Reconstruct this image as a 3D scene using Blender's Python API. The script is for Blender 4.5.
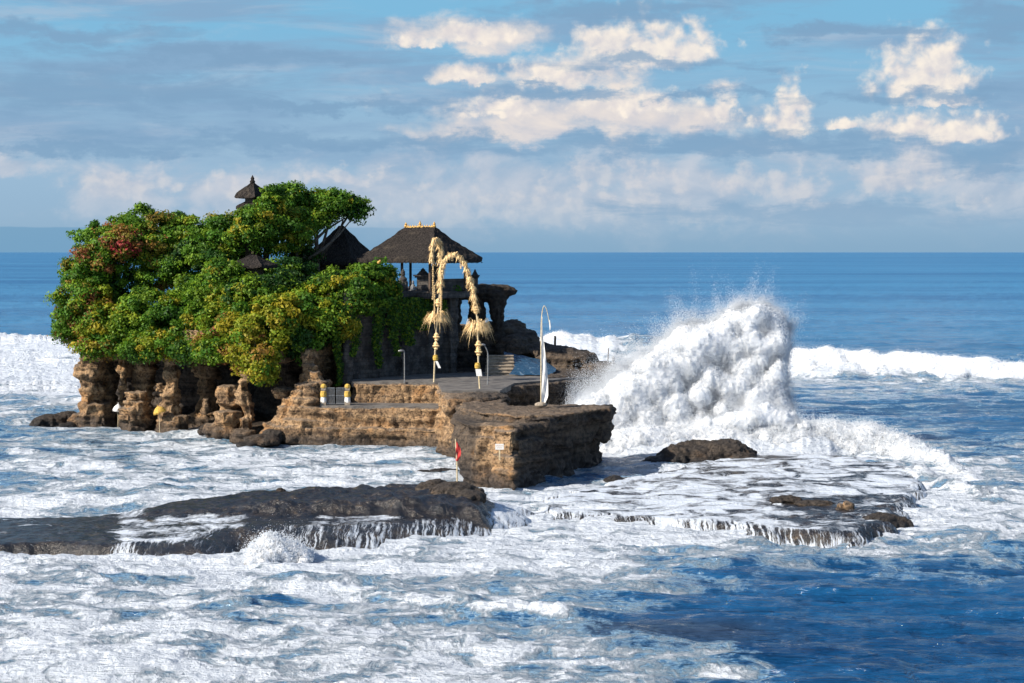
import bpy, math, random
import numpy as np
from mathutils import Vector, Matrix

random.seed(7); rng = np.random.default_rng(7)
R = math.radians
scene = bpy.context.scene
col = scene.collection
for o in list(bpy.data.objects): bpy.data.objects.remove(o)

# ------------------------------------------------------------------ camera
F = 1900.0; H = 15.0; HY = 252.0
cd = bpy.data.cameras.new('camera'); cam = bpy.data.objects.new('camera', cd); col.objects.link(cam)
cam.location = (0, 0, H); cam.rotation_euler = (R(90), 0, 0)
cd.sensor_width = 36; cd.lens = F / 1024 * 36; cd.shift_y = -(341.5 - HY) / 1024
cd.clip_start = 0.5; cd.clip_end = 200000
scene.camera = cam
# ------------------------------------------------------------------ light
SUN_TO = Vector((-0.88, -0.47, 0)).normalized(); SUN_EL = R(33)
sd = bpy.data.lights.new('sun', 'SUN'); sun = bpy.data.objects.new('sun', sd); col.objects.link(sun)
sd.energy = 5.0; sd.angle = R(0.6); sd.color = (1.0, 0.90, 0.76)
d = Vector((SUN_TO.x * math.cos(SUN_EL), SUN_TO.y * math.cos(SUN_EL), math.sin(SUN_EL)))
sun.rotation_euler = d.to_track_quat('Z', 'Y').to_euler()
scene.view_settings.view_transform = 'Standard'; scene.view_settings.look = 'None'
scene.view_settings.exposure = 0.6; scene.view_settings.gamma = 1.0
scene.view_settings.use_curve_mapping = False
scene.cycles.max_bounces = 5; scene.cycles.diffuse_bounces = 2; scene.cycles.glossy_bounces = 2
scene.cycles.use_denoising = True

# ------------------------------------------------------------------ node helper
class NT:
    def __init__(s, tree): s.t = tree; s.n = tree.nodes; s.l = tree.links
    def new(s, typ, **kw):
        n = s.n.new(typ)
        for k, v in kw.items(): setattr(n, k, v)
        return n
    def set(s, sock, v):
        if hasattr(v, 'links') or isinstance(v, bpy.types.NodeSocket): s.l.new(v, sock)
        else: sock.default_value = v
    def m(s, op, a, b=None, c=None, clamp=False):
        n = s.new('ShaderNodeMath', operation=op); n.use_clamp = clamp
        s.set(n.inputs[0], a)
        if b is not None: s.set(n.inputs[1], b)
        if c is not None: s.set(n.inputs[2], c)
        return n.outputs[0]
    def ramp(s, v, a, b, lo=0.0, hi=1.0, smooth=True):
        n = s.new('ShaderNodeMapRange'); n.interpolation_type = 'SMOOTHSTEP' if smooth else 'LINEAR'
        s.set(n.inputs['Value'], v)
        for k, x in (('From Min', a), ('From Max', b), ('To Min', lo), ('To Max', hi)): n.inputs[k].default_value = x
        return n.outputs[0]
    def mix(s, f, a, b):
        n = s.new('ShaderNodeMix', data_type='RGBA')
        s.set(n.inputs[0], f)
        for i, v in ((6, a), (7, b)):
            if isinstance(v, tuple) and len(v) == 3: v = v + (1,)
            s.set(n.inputs[i], v)
        return n.outputs[2]
    def noise(s, vec, scale, detail=4, rough=0.55, dist=0.0, dim='3D'):
        n = s.new('ShaderNodeTexNoise', noise_dimensions=dim)
        s.set(n.inputs['Vector'], vec)
        n.inputs['Scale'].default_value = scale; n.inputs['Detail'].default_value = detail
        n.inputs['Roughness'].default_value = rough; n.inputs['Distortion'].default_value = dist
        return n.outputs[0]
    def scale(s, vec, xyz, off=(0, 0, 0)):
        n = s.new('ShaderNodeMapping'); s.set(n.inputs[0], vec)
        n.inputs['Scale'].default_value = xyz; n.inputs['Location'].default_value = off
        return n.outputs[0]
    def sep(s, v):
        n = s.new('ShaderNodeSeparateXYZ'); s.set(n.inputs[0], v); return n.outputs
    def comb(s, x, y, z):
        n = s.new('ShaderNodeCombineXYZ')
        for i, v in enumerate((x, y, z)): s.set(n.inputs[i], v)
        return n.outputs[0]

# ------------------------------------------------------------------ world
w = bpy.data.worlds.new('World'); scene.world = w; w.use_nodes = True
T = NT(w.node_tree); T.n.clear()
out = T.new('ShaderNodeOutputWorld')
sky = T.new('ShaderNodeTexSky', sky_type='NISHITA'); sky.sun_disc = False
sky.sun_elevation = SUN_EL; sky.sun_rotation = math.atan2(SUN_TO.x, SUN_TO.y)
sky.air_density = 1.0; sky.dust_density = 0.6; sky.ozone_density = 1.6
bg1 = T.new('ShaderNodeBackground'); bg1.inputs[1].default_value = 0.10
T.l.new(sky.outputs[0], bg1.inputs[0])
tc = T.new('ShaderNodeTexCoord')
dx, dy, dz = T.sep(tc.outputs['Generated'])
u = T.m('ARCTAN2', dx, dy); v = T.m('ARCSINE', dz)
U = T.m('MULTIPLY', u, F); V = T.m('MULTIPLY', v, F)          # direction in milliradian-like units
P2 = T.comb(U, V, 0.0)
# clear low sky
c_hor = (0.23, 0.39, 0.56); c_mid = (0.31, 0.47, 0.63); c_top = (0.205, 0.47, 0.69)
base = T.mix(T.ramp(V, 5, 75), c_hor, c_mid)
base = T.mix(T.ramp(V, 90, 240), base, c_top)
# left side haze bank just above the horizon
bank = T.m('MULTIPLY', T.ramp(T.m('ADD', V, T.m('MULTIPLY', T.m('SUBTRACT', T.noise(P2, .02, 3), .5), 3)), 23.5, 25, 1, 0), T.ramp(U, -330, 60, 1, 0))
# stretched veils
st = T.scale(P2, (0.0024, 0.021, 1)); n_st = T.noise(st, 1.0, 8, .6, .35)
veil = T.ramp(n_st, .42, .60); veil = T.m('MULTIPLY', veil, T.ramp(V, 55, 110))
base = T.mix(T.m('MULTIPLY', veil, .9), base, (0.235, 0.385, 0.565))
n_w = T.noise(T.scale(P2, (0.004, 0.024, 1), (9.3, 4, 0)), 1.0, 9, .64, .5)
wisp = T.m('MULTIPLY', T.ramp(n_w, .50, .70), T.ramp(V, 10, 60))
base = T.mix(T.m('MULTIPLY', wisp, .55), base, (0.43, 0.52, 0.64))
nb = T.noise(P2, 0.050, 6, .50, .15); nbs = T.noise(T.scale(P2, (1, 1, 1), (-7, 6, 0)), 0.050, 6, .50, .15)
nb2 = T.noise(T.scale(P2, (.55, 1, 1)), 0.022, 8, .54, .4); nb2s = T.noise(T.scale(P2, (.55, 1, 1), (-7, 9, 0)), 0.022, 8, .54, .4)
nf = T.noise(T.scale(P2, (0.010, .06, 1), (3, 8, 0)), 1.0, 9, .64, .7)
rel1 = T.m('SUBTRACT', nb, nbs); rel2 = T.m('SUBTRACT', nb2, nb2s)       # lit and shaded sides of the billows
wA = T.noise(P2, 0.011, 6, .62); wB = T.noise(T.scale(P2, (1, 1.6, 1), (77, 31, 0)), 0.016, 7, .64)
wC = T.noise(T.scale(P2, (1, 1, 1), (17, 61, 0)), 0.045, 7, .62); wD = T.noise(T.scale(P2, (1, 1, 1), (47, 11, 0)), 0.045, 7, .62)
UW = T.m('ADD', U, T.m('MULTIPLY', T.m('SUBTRACT', wA, .5), 220)); VW = T.m('ADD', V, T.m('MULTIPLY', T.m('SUBTRACT', wB, .5), 60))
U2 = T.m('ADD', U, T.m('MULTIPLY', T.m('SUBTRACT', wC, .5), 42)); V2 = T.m('ADD', V, T.m('MULTIPLY', T.m('SUBTRACT', wD, .5), 26))
def ell(px, py, rx, ry, flat=1.0):
    big = rx > 55
    a = T.m('DIVIDE', T.m('SUBTRACT', UW if big else U2, px - 512), rx); dv = T.m('SUBTRACT', VW if big else V2, 252 - py)
    b = T.m('MAXIMUM', T.m('DIVIDE', dv, ry), T.m('DIVIDE', dv, -ry * flat))
    return T.m('SUBTRACT', 1.0, T.m('SQRT', T.m('ADD', T.m('MULTIPLY', a, a), T.m('MULTIPLY', b, b))))
def layer(base, shapes, colour, lo, hi, nz, amp, op, flat=1.0):
    tot = None
    for s_ in shapes:
        e = ell(*s_, flat); tot = e if tot is None else T.m('MAXIMUM', tot, e)
    f = T.ramp(T.m('ADD', tot, T.m('MULTIPLY', T.m('SUBTRACT', nz, .5), amp)), lo, hi)
    return T.mix(T.m('MULTIPLY', f, op), base, colour)
def lit(rel, k, shade, light): return T.mix(T.ramp(rel, -k, k), shade, light)
base = layer(base, [(600, 205, 330, 62), (140, 205, 80, 42), (235, 205, 60, 44), (905, 185, 90, 50), (430, 200, 130, 58), (20, 170, 60, 20), (1000, 200, 60, 40)],
             lit(rel2, .16, (0.40, 0.48, 0.60), (0.60, 0.62, 0.68)), -.15, .75, nb2, 2.8, .75, .7)
base = layer(base, [(560, 215, 200, 28), (350, 178, 70, 12), (760, 186, 50, 22), (800, 192, 26, 16), (890, 182, 50, 22), (925, 166, 35, 26), (120, 192, 44, 24), (150, 186, 30, 16), (230, 190, 30, 18), (965, 205, 20, 9), (610, 180, 60, 20), (820, 208, 14, 8), (690, 216, 22, 9)],
             lit(rel1, .18, (0.50, 0.54, 0.63), (0.74, 0.70, 0.69)), -.15, .7, nb, 2.6, .55, .6)
base = layer(base, [(590, 118, 145, 34), (575, 76, 60, 26), (462, 42, 80, 24), (465, 79, 34, 12), (520, 132, 110, 22), (700, 125, 40, 30), (720, 90, 36, 12)],
             lit(rel2, .22, (0.58, 0.58, 0.64), (0.90, 0.79, 0.70)), -.35, .80, nb2, 3.0, .9, .5)
base = layer(base, [(610, 50, 36, 28), (652, 56, 50, 34), (690, 56, 30, 26), (625, 54, 30, 24), (915, 88, 44, 44), (905, 86, 34, 34), (934, 84, 26, 46), (788, 122, 15, 42), (786, 129, 27, 22),
                    (834, 128, 18, 9), (905, 136, 46, 20), (950, 138, 44, 20), (940, 108, 34, 9), (640, 108, 50, 16), (555, 80, 40, 24), (500, 112, 40, 14),
                    (480, 40, 50, 14), (420, 44, 24, 10), (470, 80, 26, 9), (722, 112, 14, 20)],
             lit(rel1, .30, (0.66, 0.63, 0.66), (0.98, 0.88, 0.76)), -.42, .60, nb, 2.6, .93, .36)
# grey blue streaks in front
base = layer(base, [(720, 147, 360, 14), (655, 64, 150, 10), (905, 100, 140, 9), (1005, 30, 70, 20), (120, 95, 280, 26), (300, 142, 340, 12), (540, 92, 110, 8),
                    (80, 152, 220, 9), (620, 10, 160, 14), (220, 60, 240, 12), (840, 35, 140, 9), (800, 215, 280, 16), (985, 160, 80, 24), (330, 108, 160, 8), (60, 40, 140, 12), (700, 95, 90, 6)],
             (0.205, 0.355, 0.53), -.15, .80, nf, 2.4, .8)
# air near the horizon
base = T.mix(T.ramp(V, 0, 75, .82, 0.0), base, T.mix(T.ramp(V, 0, 45), (0.24, 0.395, 0.55), (0.34, 0.48, 0.62)))
base = T.mix(T.m('MULTIPLY', bank, .8), base, (0.165, 0.34, 0.52))
bg2 = T.new('ShaderNodeBackground'); T.l.new(base, bg2.inputs[0]); bg2.inputs[1].default_value = 0.69
mx = T.new('ShaderNodeMixShader')
T.set(mx.inputs[0], T.ramp(V, 262, 430, 1, 0)); T.l.new(bg1.outputs[0], mx.inputs[1]); T.l.new(bg2.outputs[0], mx.inputs[2])
T.l.new(mx.outputs[0], out.inputs[0])

# ------------------------------------------------------------------ numpy noise
_perm = rng.permutation(256); _perm = np.concatenate([_perm, _perm, _perm])
_g = rng.normal(size=(256, 3)); _g /= np.linalg.norm(_g, axis=1)[:, None]
def perlin(x, y, z):
    x, y, z = np.broadcast_arrays(x, y, z)
    xi = np.floor(x).astype(int); yi = np.floor(y).astype(int); zi = np.floor(z).astype(int)
    xf, yf, zf = x - xi, y - yi, z - zi
    fx, fy, fz = [t * t * t * (t * (t * 6 - 15) + 10) for t in (xf, yf, zf)]
    r = 0
    for i in (0, 1):
        for j in (0, 1):
            for k in (0, 1):
                h = _perm[(_perm[(_perm[(xi + i) & 255] + yi + j) & 255] + zi + k) & 255]
                g = _g[h]
                dd = g[..., 0] * (xf - i) + g[..., 1] * (yf - j) + g[..., 2] * (zf - k)
                r = r + dd * (fx if i else 1 - fx) * (fy if j else 1 - fy) * (fz if k else 1 - fz)
    return r
def fbm(x, y, z, oct=4, lac=2.03, gain=.5):
    a = 1; r = 0
    for o in range(oct):
        r = r + a * perlin(x + 7.1 * o, y + 3.3 * o, z + 1.7 * o); x = x * lac; y = y * lac; z = z * lac; a *= gain
    return r
def sm(a, b, t):
    t = np.clip((t - a) / (b - a), 0, 1); return t * t * (3 - 2 * t)

# ------------------------------------------------------------------ objects helpers
def X(px, D): return (px - 512) / F * D
def Z(py, D): return H - (py - HY) / F * D
def W(px, py, D): return Vector((X(px, D), D, Z(py, D)))
def gD(py, z=0.0): return F * (H - z) / (py - HY)
def G(px, py, z=0.0):
    D = gD(py, z); return Vector((X(px, D), D, z))
def tag(o, label=None, cat=None, group=None, kind=None):
    if label: o['label'] = label
    if cat: o['category'] = cat
    if group: o['group'] = group
    if kind: o['kind'] = kind
    return o
def empty(name, loc, label, cat, group=None, rz=0.0):
    o = bpy.data.objects.new(name, None); col.objects.link(o); o.location = loc; o.rotation_euler = (0, 0, rz)
    o.empty_display_size = .3
    return tag(o, label, cat, group)
def np_mesh(name, verts, faces, mat, k, smooth=False):
    """verts (n,3), faces (m,k)"""
    me = bpy.data.meshes.new(name); n = len(verts); m_ = len(faces)
    me.vertices.add(n); me.vertices.foreach_set('co', np.asarray(verts, np.float32).ravel())
    me.loops.add(m_ * k); me.loops.foreach_set('vertex_index', np.asarray(faces, np.int32).ravel())
    me.polygons.add(m_); me.polygons.foreach_set('loop_start', np.arange(0, m_ * k, k, dtype=np.int32))
    try: me.polygons.foreach_set('loop_total', np.full(m_, k, np.int32))
    except Exception: pass
    me.update(calc_edges=True)
    if smooth: me.polygons.foreach_set('use_smooth', np.ones(m_, bool))
    if mat: me.materials.append(mat)
    return me
def fattr(me, name, arr):
    a = me.attributes.new(name, 'FLOAT', 'POINT'); a.data.foreach_set('value', np.asarray(arr, np.float32))
def link(name, me, parent=None, loc=(0, 0, 0)):
    o = bpy.data.objects.new(name, me); col.objects.link(o); o.location = loc
    if parent: o.parent = parent
    return o
class MB:
    def __init__(s): s.v = []; s.f = []
    def add(s, vs, fs):
        b = len(s.v); s.v += [tuple(q) for q in vs]; s.f += [tuple(b + i for i in f) for f in fs]; return s
    def box(s, c, size, rz=0.0, taper=1.0, tilt=0.0):
        M = Matrix.Translation(c) @ Matrix.Rotation(rz, 4, 'Z') @ Matrix.Rotation(tilt, 4, 'Y')
        vs = []
        for z in (-.5, .5):
            k = taper if z > 0 else 1
            for x, y in ((-.5, -.5), (.5, -.5), (.5, .5), (-.5, .5)):
                vs.append(M @ Vector((x * size[0] * k, y * size[1] * k, z * size[2])))
        return s.add(vs, [(3, 2, 1, 0), (4, 5, 6, 7), (0, 1, 5, 4), (1, 2, 6, 5), (2, 3, 7, 6), (3, 0, 4, 7)])
    def tube(s, pts, rad, n=8):
        pts = [Vector(p) for p in pts]; vs = []; fs = []
        if not hasattr(rad, '__len__'): rad = [rad] * len(pts)
        for i, p in enumerate(pts):
            t = (pts[min(i + 1, len(pts) - 1)] - pts[max(i - 1, 0)]).normalized()
            a = t.cross(Vector((.13, 1, .07))); a.normalize(); b = t.cross(a)
            for k in range(n):
                q = 2 * math.pi * k / n; vs.append(p + (a * math.cos(q) + b * math.sin(q)) * rad[i])
        for i in range(len(pts) - 1):
            for k in range(n):
                k2 = (k + 1) % n; fs.append((i * n + k, i * n + k2, (i + 1) * n + k2, (i + 1) * n + k))
        fs.append(tuple(range(n))[::-1]); fs.append(tuple((len(pts) - 1) * n + k for k in range(n)))
        return s.add(vs, fs)
    def lathe(s, c, prof, n=12, sx=1.0, sy=1.0, rz=0.0):
        vs = []; fs = []
        for r_, z in prof:
            for k in range(n):
                q = 2 * math.pi * k / n + rz; vs.append((c[0] + r_ * sx * math.cos(q), c[1] + r_ * sy * math.sin(q), c[2] + z))
        for i in range(len(prof) - 1):
            for k in range(n):
                k2 = (k + 1) % n; fs.append((i * n + k, i * n + k2, (i + 1) * n + k2, (i + 1) * n + k))
        fs.append(tuple(range(n))[::-1]); fs.append(tuple((len(prof) - 1) * n + k for k in range(n)))
        return s.add(vs, fs)
    def prism(s, poly, z0, z1, k=1.0):
        n = len(poly); cx = sum(p[0] for p in poly) / n; cy = sum(p[1] for p in poly) / n
        a = sum(poly[i][0] * poly[(i + 1) % n][1] - poly[(i + 1) % n][0] * poly[i][1] for i in range(n))
        if a < 0: poly = poly[::-1]
        vs = [(x, y, z0) for x, y in poly] + [(cx + (x - cx) * k, cy + (y - cy) * k, z1) for x, y in poly]
        fs = [tuple(range(n))[::-1], tuple(range(n, 2 * n))] + [(i, (i + 1) % n, n + (i + 1) % n, n + i) for i in range(n)]
        return s.add(vs, fs)
    def blob(s, c, r, n=10, m=7):
        prof = [(max(.02, math.sin(math.pi * i / m)), -math.cos(math.pi * i / m)) for i in range(m + 1)]
        vs = []; fs = []
        for rr, zz in prof:
            for k in range(n):
                q = 2 * math.pi * k / n; vs.append((c[0] + r[0] * rr * math.cos(q), c[1] + r[1] * rr * math.sin(q), c[2] + r[2] * zz))
        for i in range(m):
            for k in range(n):
                k2 = (k + 1) % n; fs.append((i * n + k, i * n + k2, (i + 1) * n + k2, (i + 1) * n + k))
        fs.append(tuple(range(n))[::-1]); fs.append(tuple(m * n + k for k in range(n)))
        return s.add(vs, fs)
    def mesh(s, name, mat=None, smooth=False):
        me = bpy.data.meshes.new(name); me.from_pydata(s.v, [], s.f); me.update()
        if mat: me.materials.append(mat)
        if smooth: me.polygons.foreach_set('use_smooth', np.ones(len(me.polygons), bool))
        return me
    def build(s, name, mat, parent=None, smooth=False, loc=(0, 0, 0)):
        return link(name, s.mesh(name, mat, smooth), parent, loc)

def remesh(mb, voxel):
    me = mb.mesh('tmp'); o = bpy.data.objects.new('tmp', me); col.objects.link(o)
    md = o.modifiers.new('r', 'REMESH'); md.mode = 'VOXEL'; md.voxel_size = voxel
    dg = bpy.context.evaluated_depsgraph_get(); ev = o.evaluated_get(dg)
    r = bpy.data.meshes.new_from_object(ev, depsgraph=dg)
    bpy.data.objects.remove(o); bpy.data.meshes.remove(me); return r
def rockify(me, amp=.45, sc=2.2, strata=.28, sfreq=1.1, seed=0.0, fine=.07, mat=None, relax=3):
    n = len(me.vertices); co = np.empty(n * 3, np.float32); me.vertices.foreach_get('co', co); co = co.reshape(-1, 3).astype(float)
    ed = np.empty(len(me.edges) * 2, np.int32); me.edges.foreach_get('vertices', ed); ed = ed.reshape(-1, 2)
    deg = np.bincount(ed.ravel(), minlength=n)[:, None].clip(1)
    for _ in range(relax):
        acc = np.zeros_like(co)
        for c in range(3):
            acc[:, c] = np.bincount(ed[:, 0], co[ed[:, 1], c], n) + np.bincount(ed[:, 1], co[ed[:, 0], c], n)
        co = co * .4 + .6 * acc / deg
    me.vertices.foreach_set('co', co.astype(np.float32).ravel()); me.update()
    nr = np.empty(n * 3, np.float32); me.vertex_normals.foreach_get('vector', nr); nr = nr.reshape(-1, 3).astype(float)
    x, y, z = co.T; s = seed
    big = fbm(x / sc + s, y / sc, z / sc, 4)
    zz = z + .25 * fbm(x / 5 + s, y / 5, 3.3, 2)
    lay = fbm(x / 7 + s, y / 7, zz * sfreq * 1.6, 3, gain=.6)
    lay = np.tanh(lay * 5) * .5 + lay * .6
    crack = -np.clip(.10 - np.abs(fbm(x / 1.6 + s, y / 1.6, z / 4.5 + 9, 2)), 0, 1) * 4.5
    fin = fbm(x * 2.2, y * 2.2, z * 3.5 + s, 3)
    hor = np.sqrt(nr[:, 0] ** 2 + nr[:, 1] ** 2)
    lay = lay * (.35 + .9 * sm(-.25, .35, fbm(x / 3.1 + s, y / 3.1, z / 2.1 + 4, 3)))
    up = np.clip(nr[:, 2], 0, 1)
    d = amp * big * (1 - .75 * up) * 1.6 + strata * lay * hor + crack * .45 * hor + fine * fin * 1.6
    co = co + nr * d[:, None]
    me.vertices.foreach_set('co', co.astype(np.float32).ravel()); me.update()
    me.polygons.foreach_set('use_smooth', np.ones(len(me.polygons), bool))
    me.materials.clear()
    if mat: me.materials.append(mat)
    return me

# ------------------------------------------------------------------ materials
def material(name):
    m = bpy.data.materials.new(name); m.use_nodes = True; t = NT(m.node_tree)
    b = t.n['Principled BSDF']; return m, t, b
def bump(t, b, h, dist, strength=1.0):
    n = t.new('ShaderNodeBump'); n.inputs['Strength'].default_value = strength; n.inputs['Distance'].default_value = dist
    t.set(n.inputs['Height'], h); t.l.new(n.outputs[0], b.inputs['Normal'])
def geo(t): return t.new('ShaderNodeNewGeometry')
def rock_mat(name, light=(.44, .29, .16), dark=(.095, .058, .035), wet=(.035, .028, .024), wz=(.4, 1.5), topc=(.24, .19, .145), orange=.6, region=None):
    m, t, b = material(name); g = geo(t); P = g.outputs['Position']
    x, y, z = t.sep(P); nz = t.sep(g.outputs['Normal'])[2]
    n1 = t.noise(P, .6, 6, .6); n2 = t.noise(P, 3.2, 8, .68)
    lay = t.noise(t.scale(P, (.12, .12, 2.2)), 1.0, 6, .65, .3)
    f = t.ramp(t.m('ADD', t.m('MULTIPLY', lay, .55), t.m('MULTIPLY', n2, .5)), .40, .64)
    c = t.mix(f, dark, light)
    c = t.mix(t.m('MULTIPLY', t.ramp(n1, .5, .68), orange), c, (.42, .22, .085))
    c = t.mix(t.m('MULTIPLY', t.ramp(t.noise(P, 1.3, 7, .7), .52, .66), .55), c, (.10, .085, .07))
    pit = t.ramp(t.noise(P, 7.0, 4, .6), .36, .46)
    c = t.mix(pit, t.mix(.6, c, (.02, .018, .016)), c)
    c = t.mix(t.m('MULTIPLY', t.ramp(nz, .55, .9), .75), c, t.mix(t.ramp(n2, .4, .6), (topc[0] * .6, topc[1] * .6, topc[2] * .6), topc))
    if region:
        dk = t.mix(f, (.016, .016, .018), (.085, .070, .058)); rg = region(t, x, y, z, n1); c = t.mix(rg, c, dk)  # dark stone tone that also carries painted shade, placed by the region mask
    wl = t.m('SUBTRACT', t.m('ADD', z, t.m('MULTIPLY', t.m('SUBTRACT', n1, .5), 1.6)), 0.0)
    wf = t.ramp(wl, wz[0], wz[1], 1, 0)
    c = t.mix(t.m('MULTIPLY', wf, .85), c, wet)
    t.l.new(c, b.inputs['Base Color']); t.set(b.inputs['Roughness'], t.ramp(wf, 0, 1, .92, .5))
    b.inputs['Specular IOR Level'].default_value = .3
    bump(t, b, t.m('ADD', t.m('MULTIPLY', n2, .5), t.m('ADD', t.m('MULTIPLY', lay, .5), t.m('MULTIPLY', pit, .3))), .32, .95)
    return m
def reg_shade_islet(t, x, y, z, n1):
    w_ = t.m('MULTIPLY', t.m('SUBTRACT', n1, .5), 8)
    right = t.ramp(t.m('ADD', x, w_), -5.5, -1.5, 0, .85)  # darker rock on the right, its shade also put into the colour
    deep = t.m('MULTIPLY', t.ramp(t.m('ADD', y, t.m('MULTIPLY', w_, .3)), 163.5, 167, 0, .95), t.ramp(z, 8.5, 6.5))  # shade inside the cave painted into the back wall colour
    deep2 = t.m('MULTIPLY', t.m('MULTIPLY', t.ramp(y, 154, 157, 0, .9), t.ramp(x, -27, -24)), t.m('MULTIPLY', t.ramp(x, -17, -15, 1, 0), t.ramp(z, 8, 6.5)))  # same painted cave shade for the nearer recess
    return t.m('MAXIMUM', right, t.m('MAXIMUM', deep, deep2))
def reg_shade_plat(t, x, y, z, n1):
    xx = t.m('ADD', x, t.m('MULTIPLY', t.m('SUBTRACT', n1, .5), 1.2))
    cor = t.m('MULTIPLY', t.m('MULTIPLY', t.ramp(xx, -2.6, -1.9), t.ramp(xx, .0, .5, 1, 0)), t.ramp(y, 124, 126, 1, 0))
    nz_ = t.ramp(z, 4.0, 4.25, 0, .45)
    return t.m('SUBTRACT', .88, t.m('MAXIMUM', t.m('MULTIPLY', cor, .8), nz_))  # dark stone plus painted shade, eased on the sunlit corner and the top
M_rock = rock_mat('islet rock', region=reg_shade_islet)
M_plat = rock_mat('platform rock', region=reg_shade_plat)
M_tan = rock_mat('tan rock')
M_dark = rock_mat('dark volcanic rock', (.070, .056, .045), (.025, .022, .021), (.018, .017, .018), (.2, 1.0), (.055, .046, .040), .10)
M_wet = None

FOAM_C = (.64, .70, .78)
def foam_layers(t, P):
    # broad lace-like pattern of foam, finer close to the thresholds
    w1 = t.noise(P, .22, 3, .5); w2 = t.noise(t.scale(P, (1, 1, 1), (31, 5, 2)), .22, 3, .5)
    x, y, z = t.sep(P)
    Q = t.comb(t.m('ADD', x, t.m('MULTIPLY', w1, 7)), t.m('ADD', y, t.m('MULTIPLY', w2, 7)), z)
    a = t.noise(t.scale(Q, (.72, 1, 1)), .6, 10, .66, .4)
    ridge = t.m('ABSOLUTE', t.m('SUBTRACT', t.noise(t.scale(Q, (.6, 1, 1), (5, 9, 1)), .8, 5, .6, .6), .5))
    return a, ridge
def sea_mat():
    m, t, b = material('sea water'); g = geo(t); P = g.outputs['Position']
    at = t.new('ShaderNodeAttribute'); at.attribute_name = 'foam'; fa = at.outputs['Fac']
    si = t.new('ShaderNodeAttribute'); si.attribute_name = 'silt'
    a, ridge = foam_layers(t, P)
    val = t.m('ADD', fa, t.m('SUBTRACT', t.m('MULTIPLY', t.m('SUBTRACT', a, .5), 2.3), t.m('MULTIPLY', ridge, .9)))
    val = t.m('ADD', val, t.m('SUBTRACT', .14, t.m('MULTIPLY', t.ramp(t.noise(t.scale(P, (.11, .34, 1)), 1.0, 5, .62), .44, .64), .42)))
    fine = t.noise(P, 3.1, 7, .74, .5)
    val = t.m('ADD', val, t.m('MULTIPLY', t.m('SUBTRACT', fine, .5), .85))
    core = t.m('MULTIPLY', t.ramp(val, .24, .66), t.ramp(fa, .02, .12))
    lace = t.m('MULTIPLY', t.ramp(val, .0, .36), t.ramp(fa, .02, .12))
    y = t.sep(P)[1]
    # water body
    big = t.noise(t.scale(P, (.006, .03, 1)), 1.0, 5, .6)
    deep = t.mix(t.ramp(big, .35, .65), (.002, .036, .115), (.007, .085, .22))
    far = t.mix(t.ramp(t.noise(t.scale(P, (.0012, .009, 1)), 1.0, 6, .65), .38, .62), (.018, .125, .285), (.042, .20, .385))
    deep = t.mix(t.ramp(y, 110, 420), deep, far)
    thin = t.ramp(val, -.25, .35)                           # aerated water beside foam is paler
    deep = t.mix(t.m('MULTIPLY', t.m('MULTIPLY', thin, t.ramp(fa, .05, .4)), .5), deep, (.05, .15, .27))
    deep = t.mix(t.m('MULTIPLY', si.outputs['Fac'], .55), deep, (.045, .045, .04))
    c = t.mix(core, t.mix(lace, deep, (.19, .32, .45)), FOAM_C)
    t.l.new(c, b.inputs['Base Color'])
    t.set(b.inputs['Roughness'], t.m('ADD', t.ramp(y, 60, 900, .13, .42), t.m('MULTIPLY', core, .5)))
    b.inputs['IOR'].default_value = 1.33
    t.set(b.inputs['Specular IOR Level'], t.ramp(core, 0, 1, .75, .1))
    # small waves, long in x, and foam relief
    r1 = t.noise(t.scale(P, (.35, 1.3, 1)), .9, 6, .62, .3)
    r2 = t.noise(t.scale(P, (.05, .22, 1)), 1.0, 6, .62, .2)
    h = t.m('ADD', t.m('MULTIPLY', r1, .45), t.m('MULTIPLY', r2, 2.0))
    h = t.m('ADD', h, t.m('MULTIPLY', core, t.m('ADD', .10, t.m('MULTIPLY', t.noise(P, 1.6, 8, .7), .5))))
    bump(t, b, h, 1.0, .9)
    return m
M_sea = sea_mat()
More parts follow.
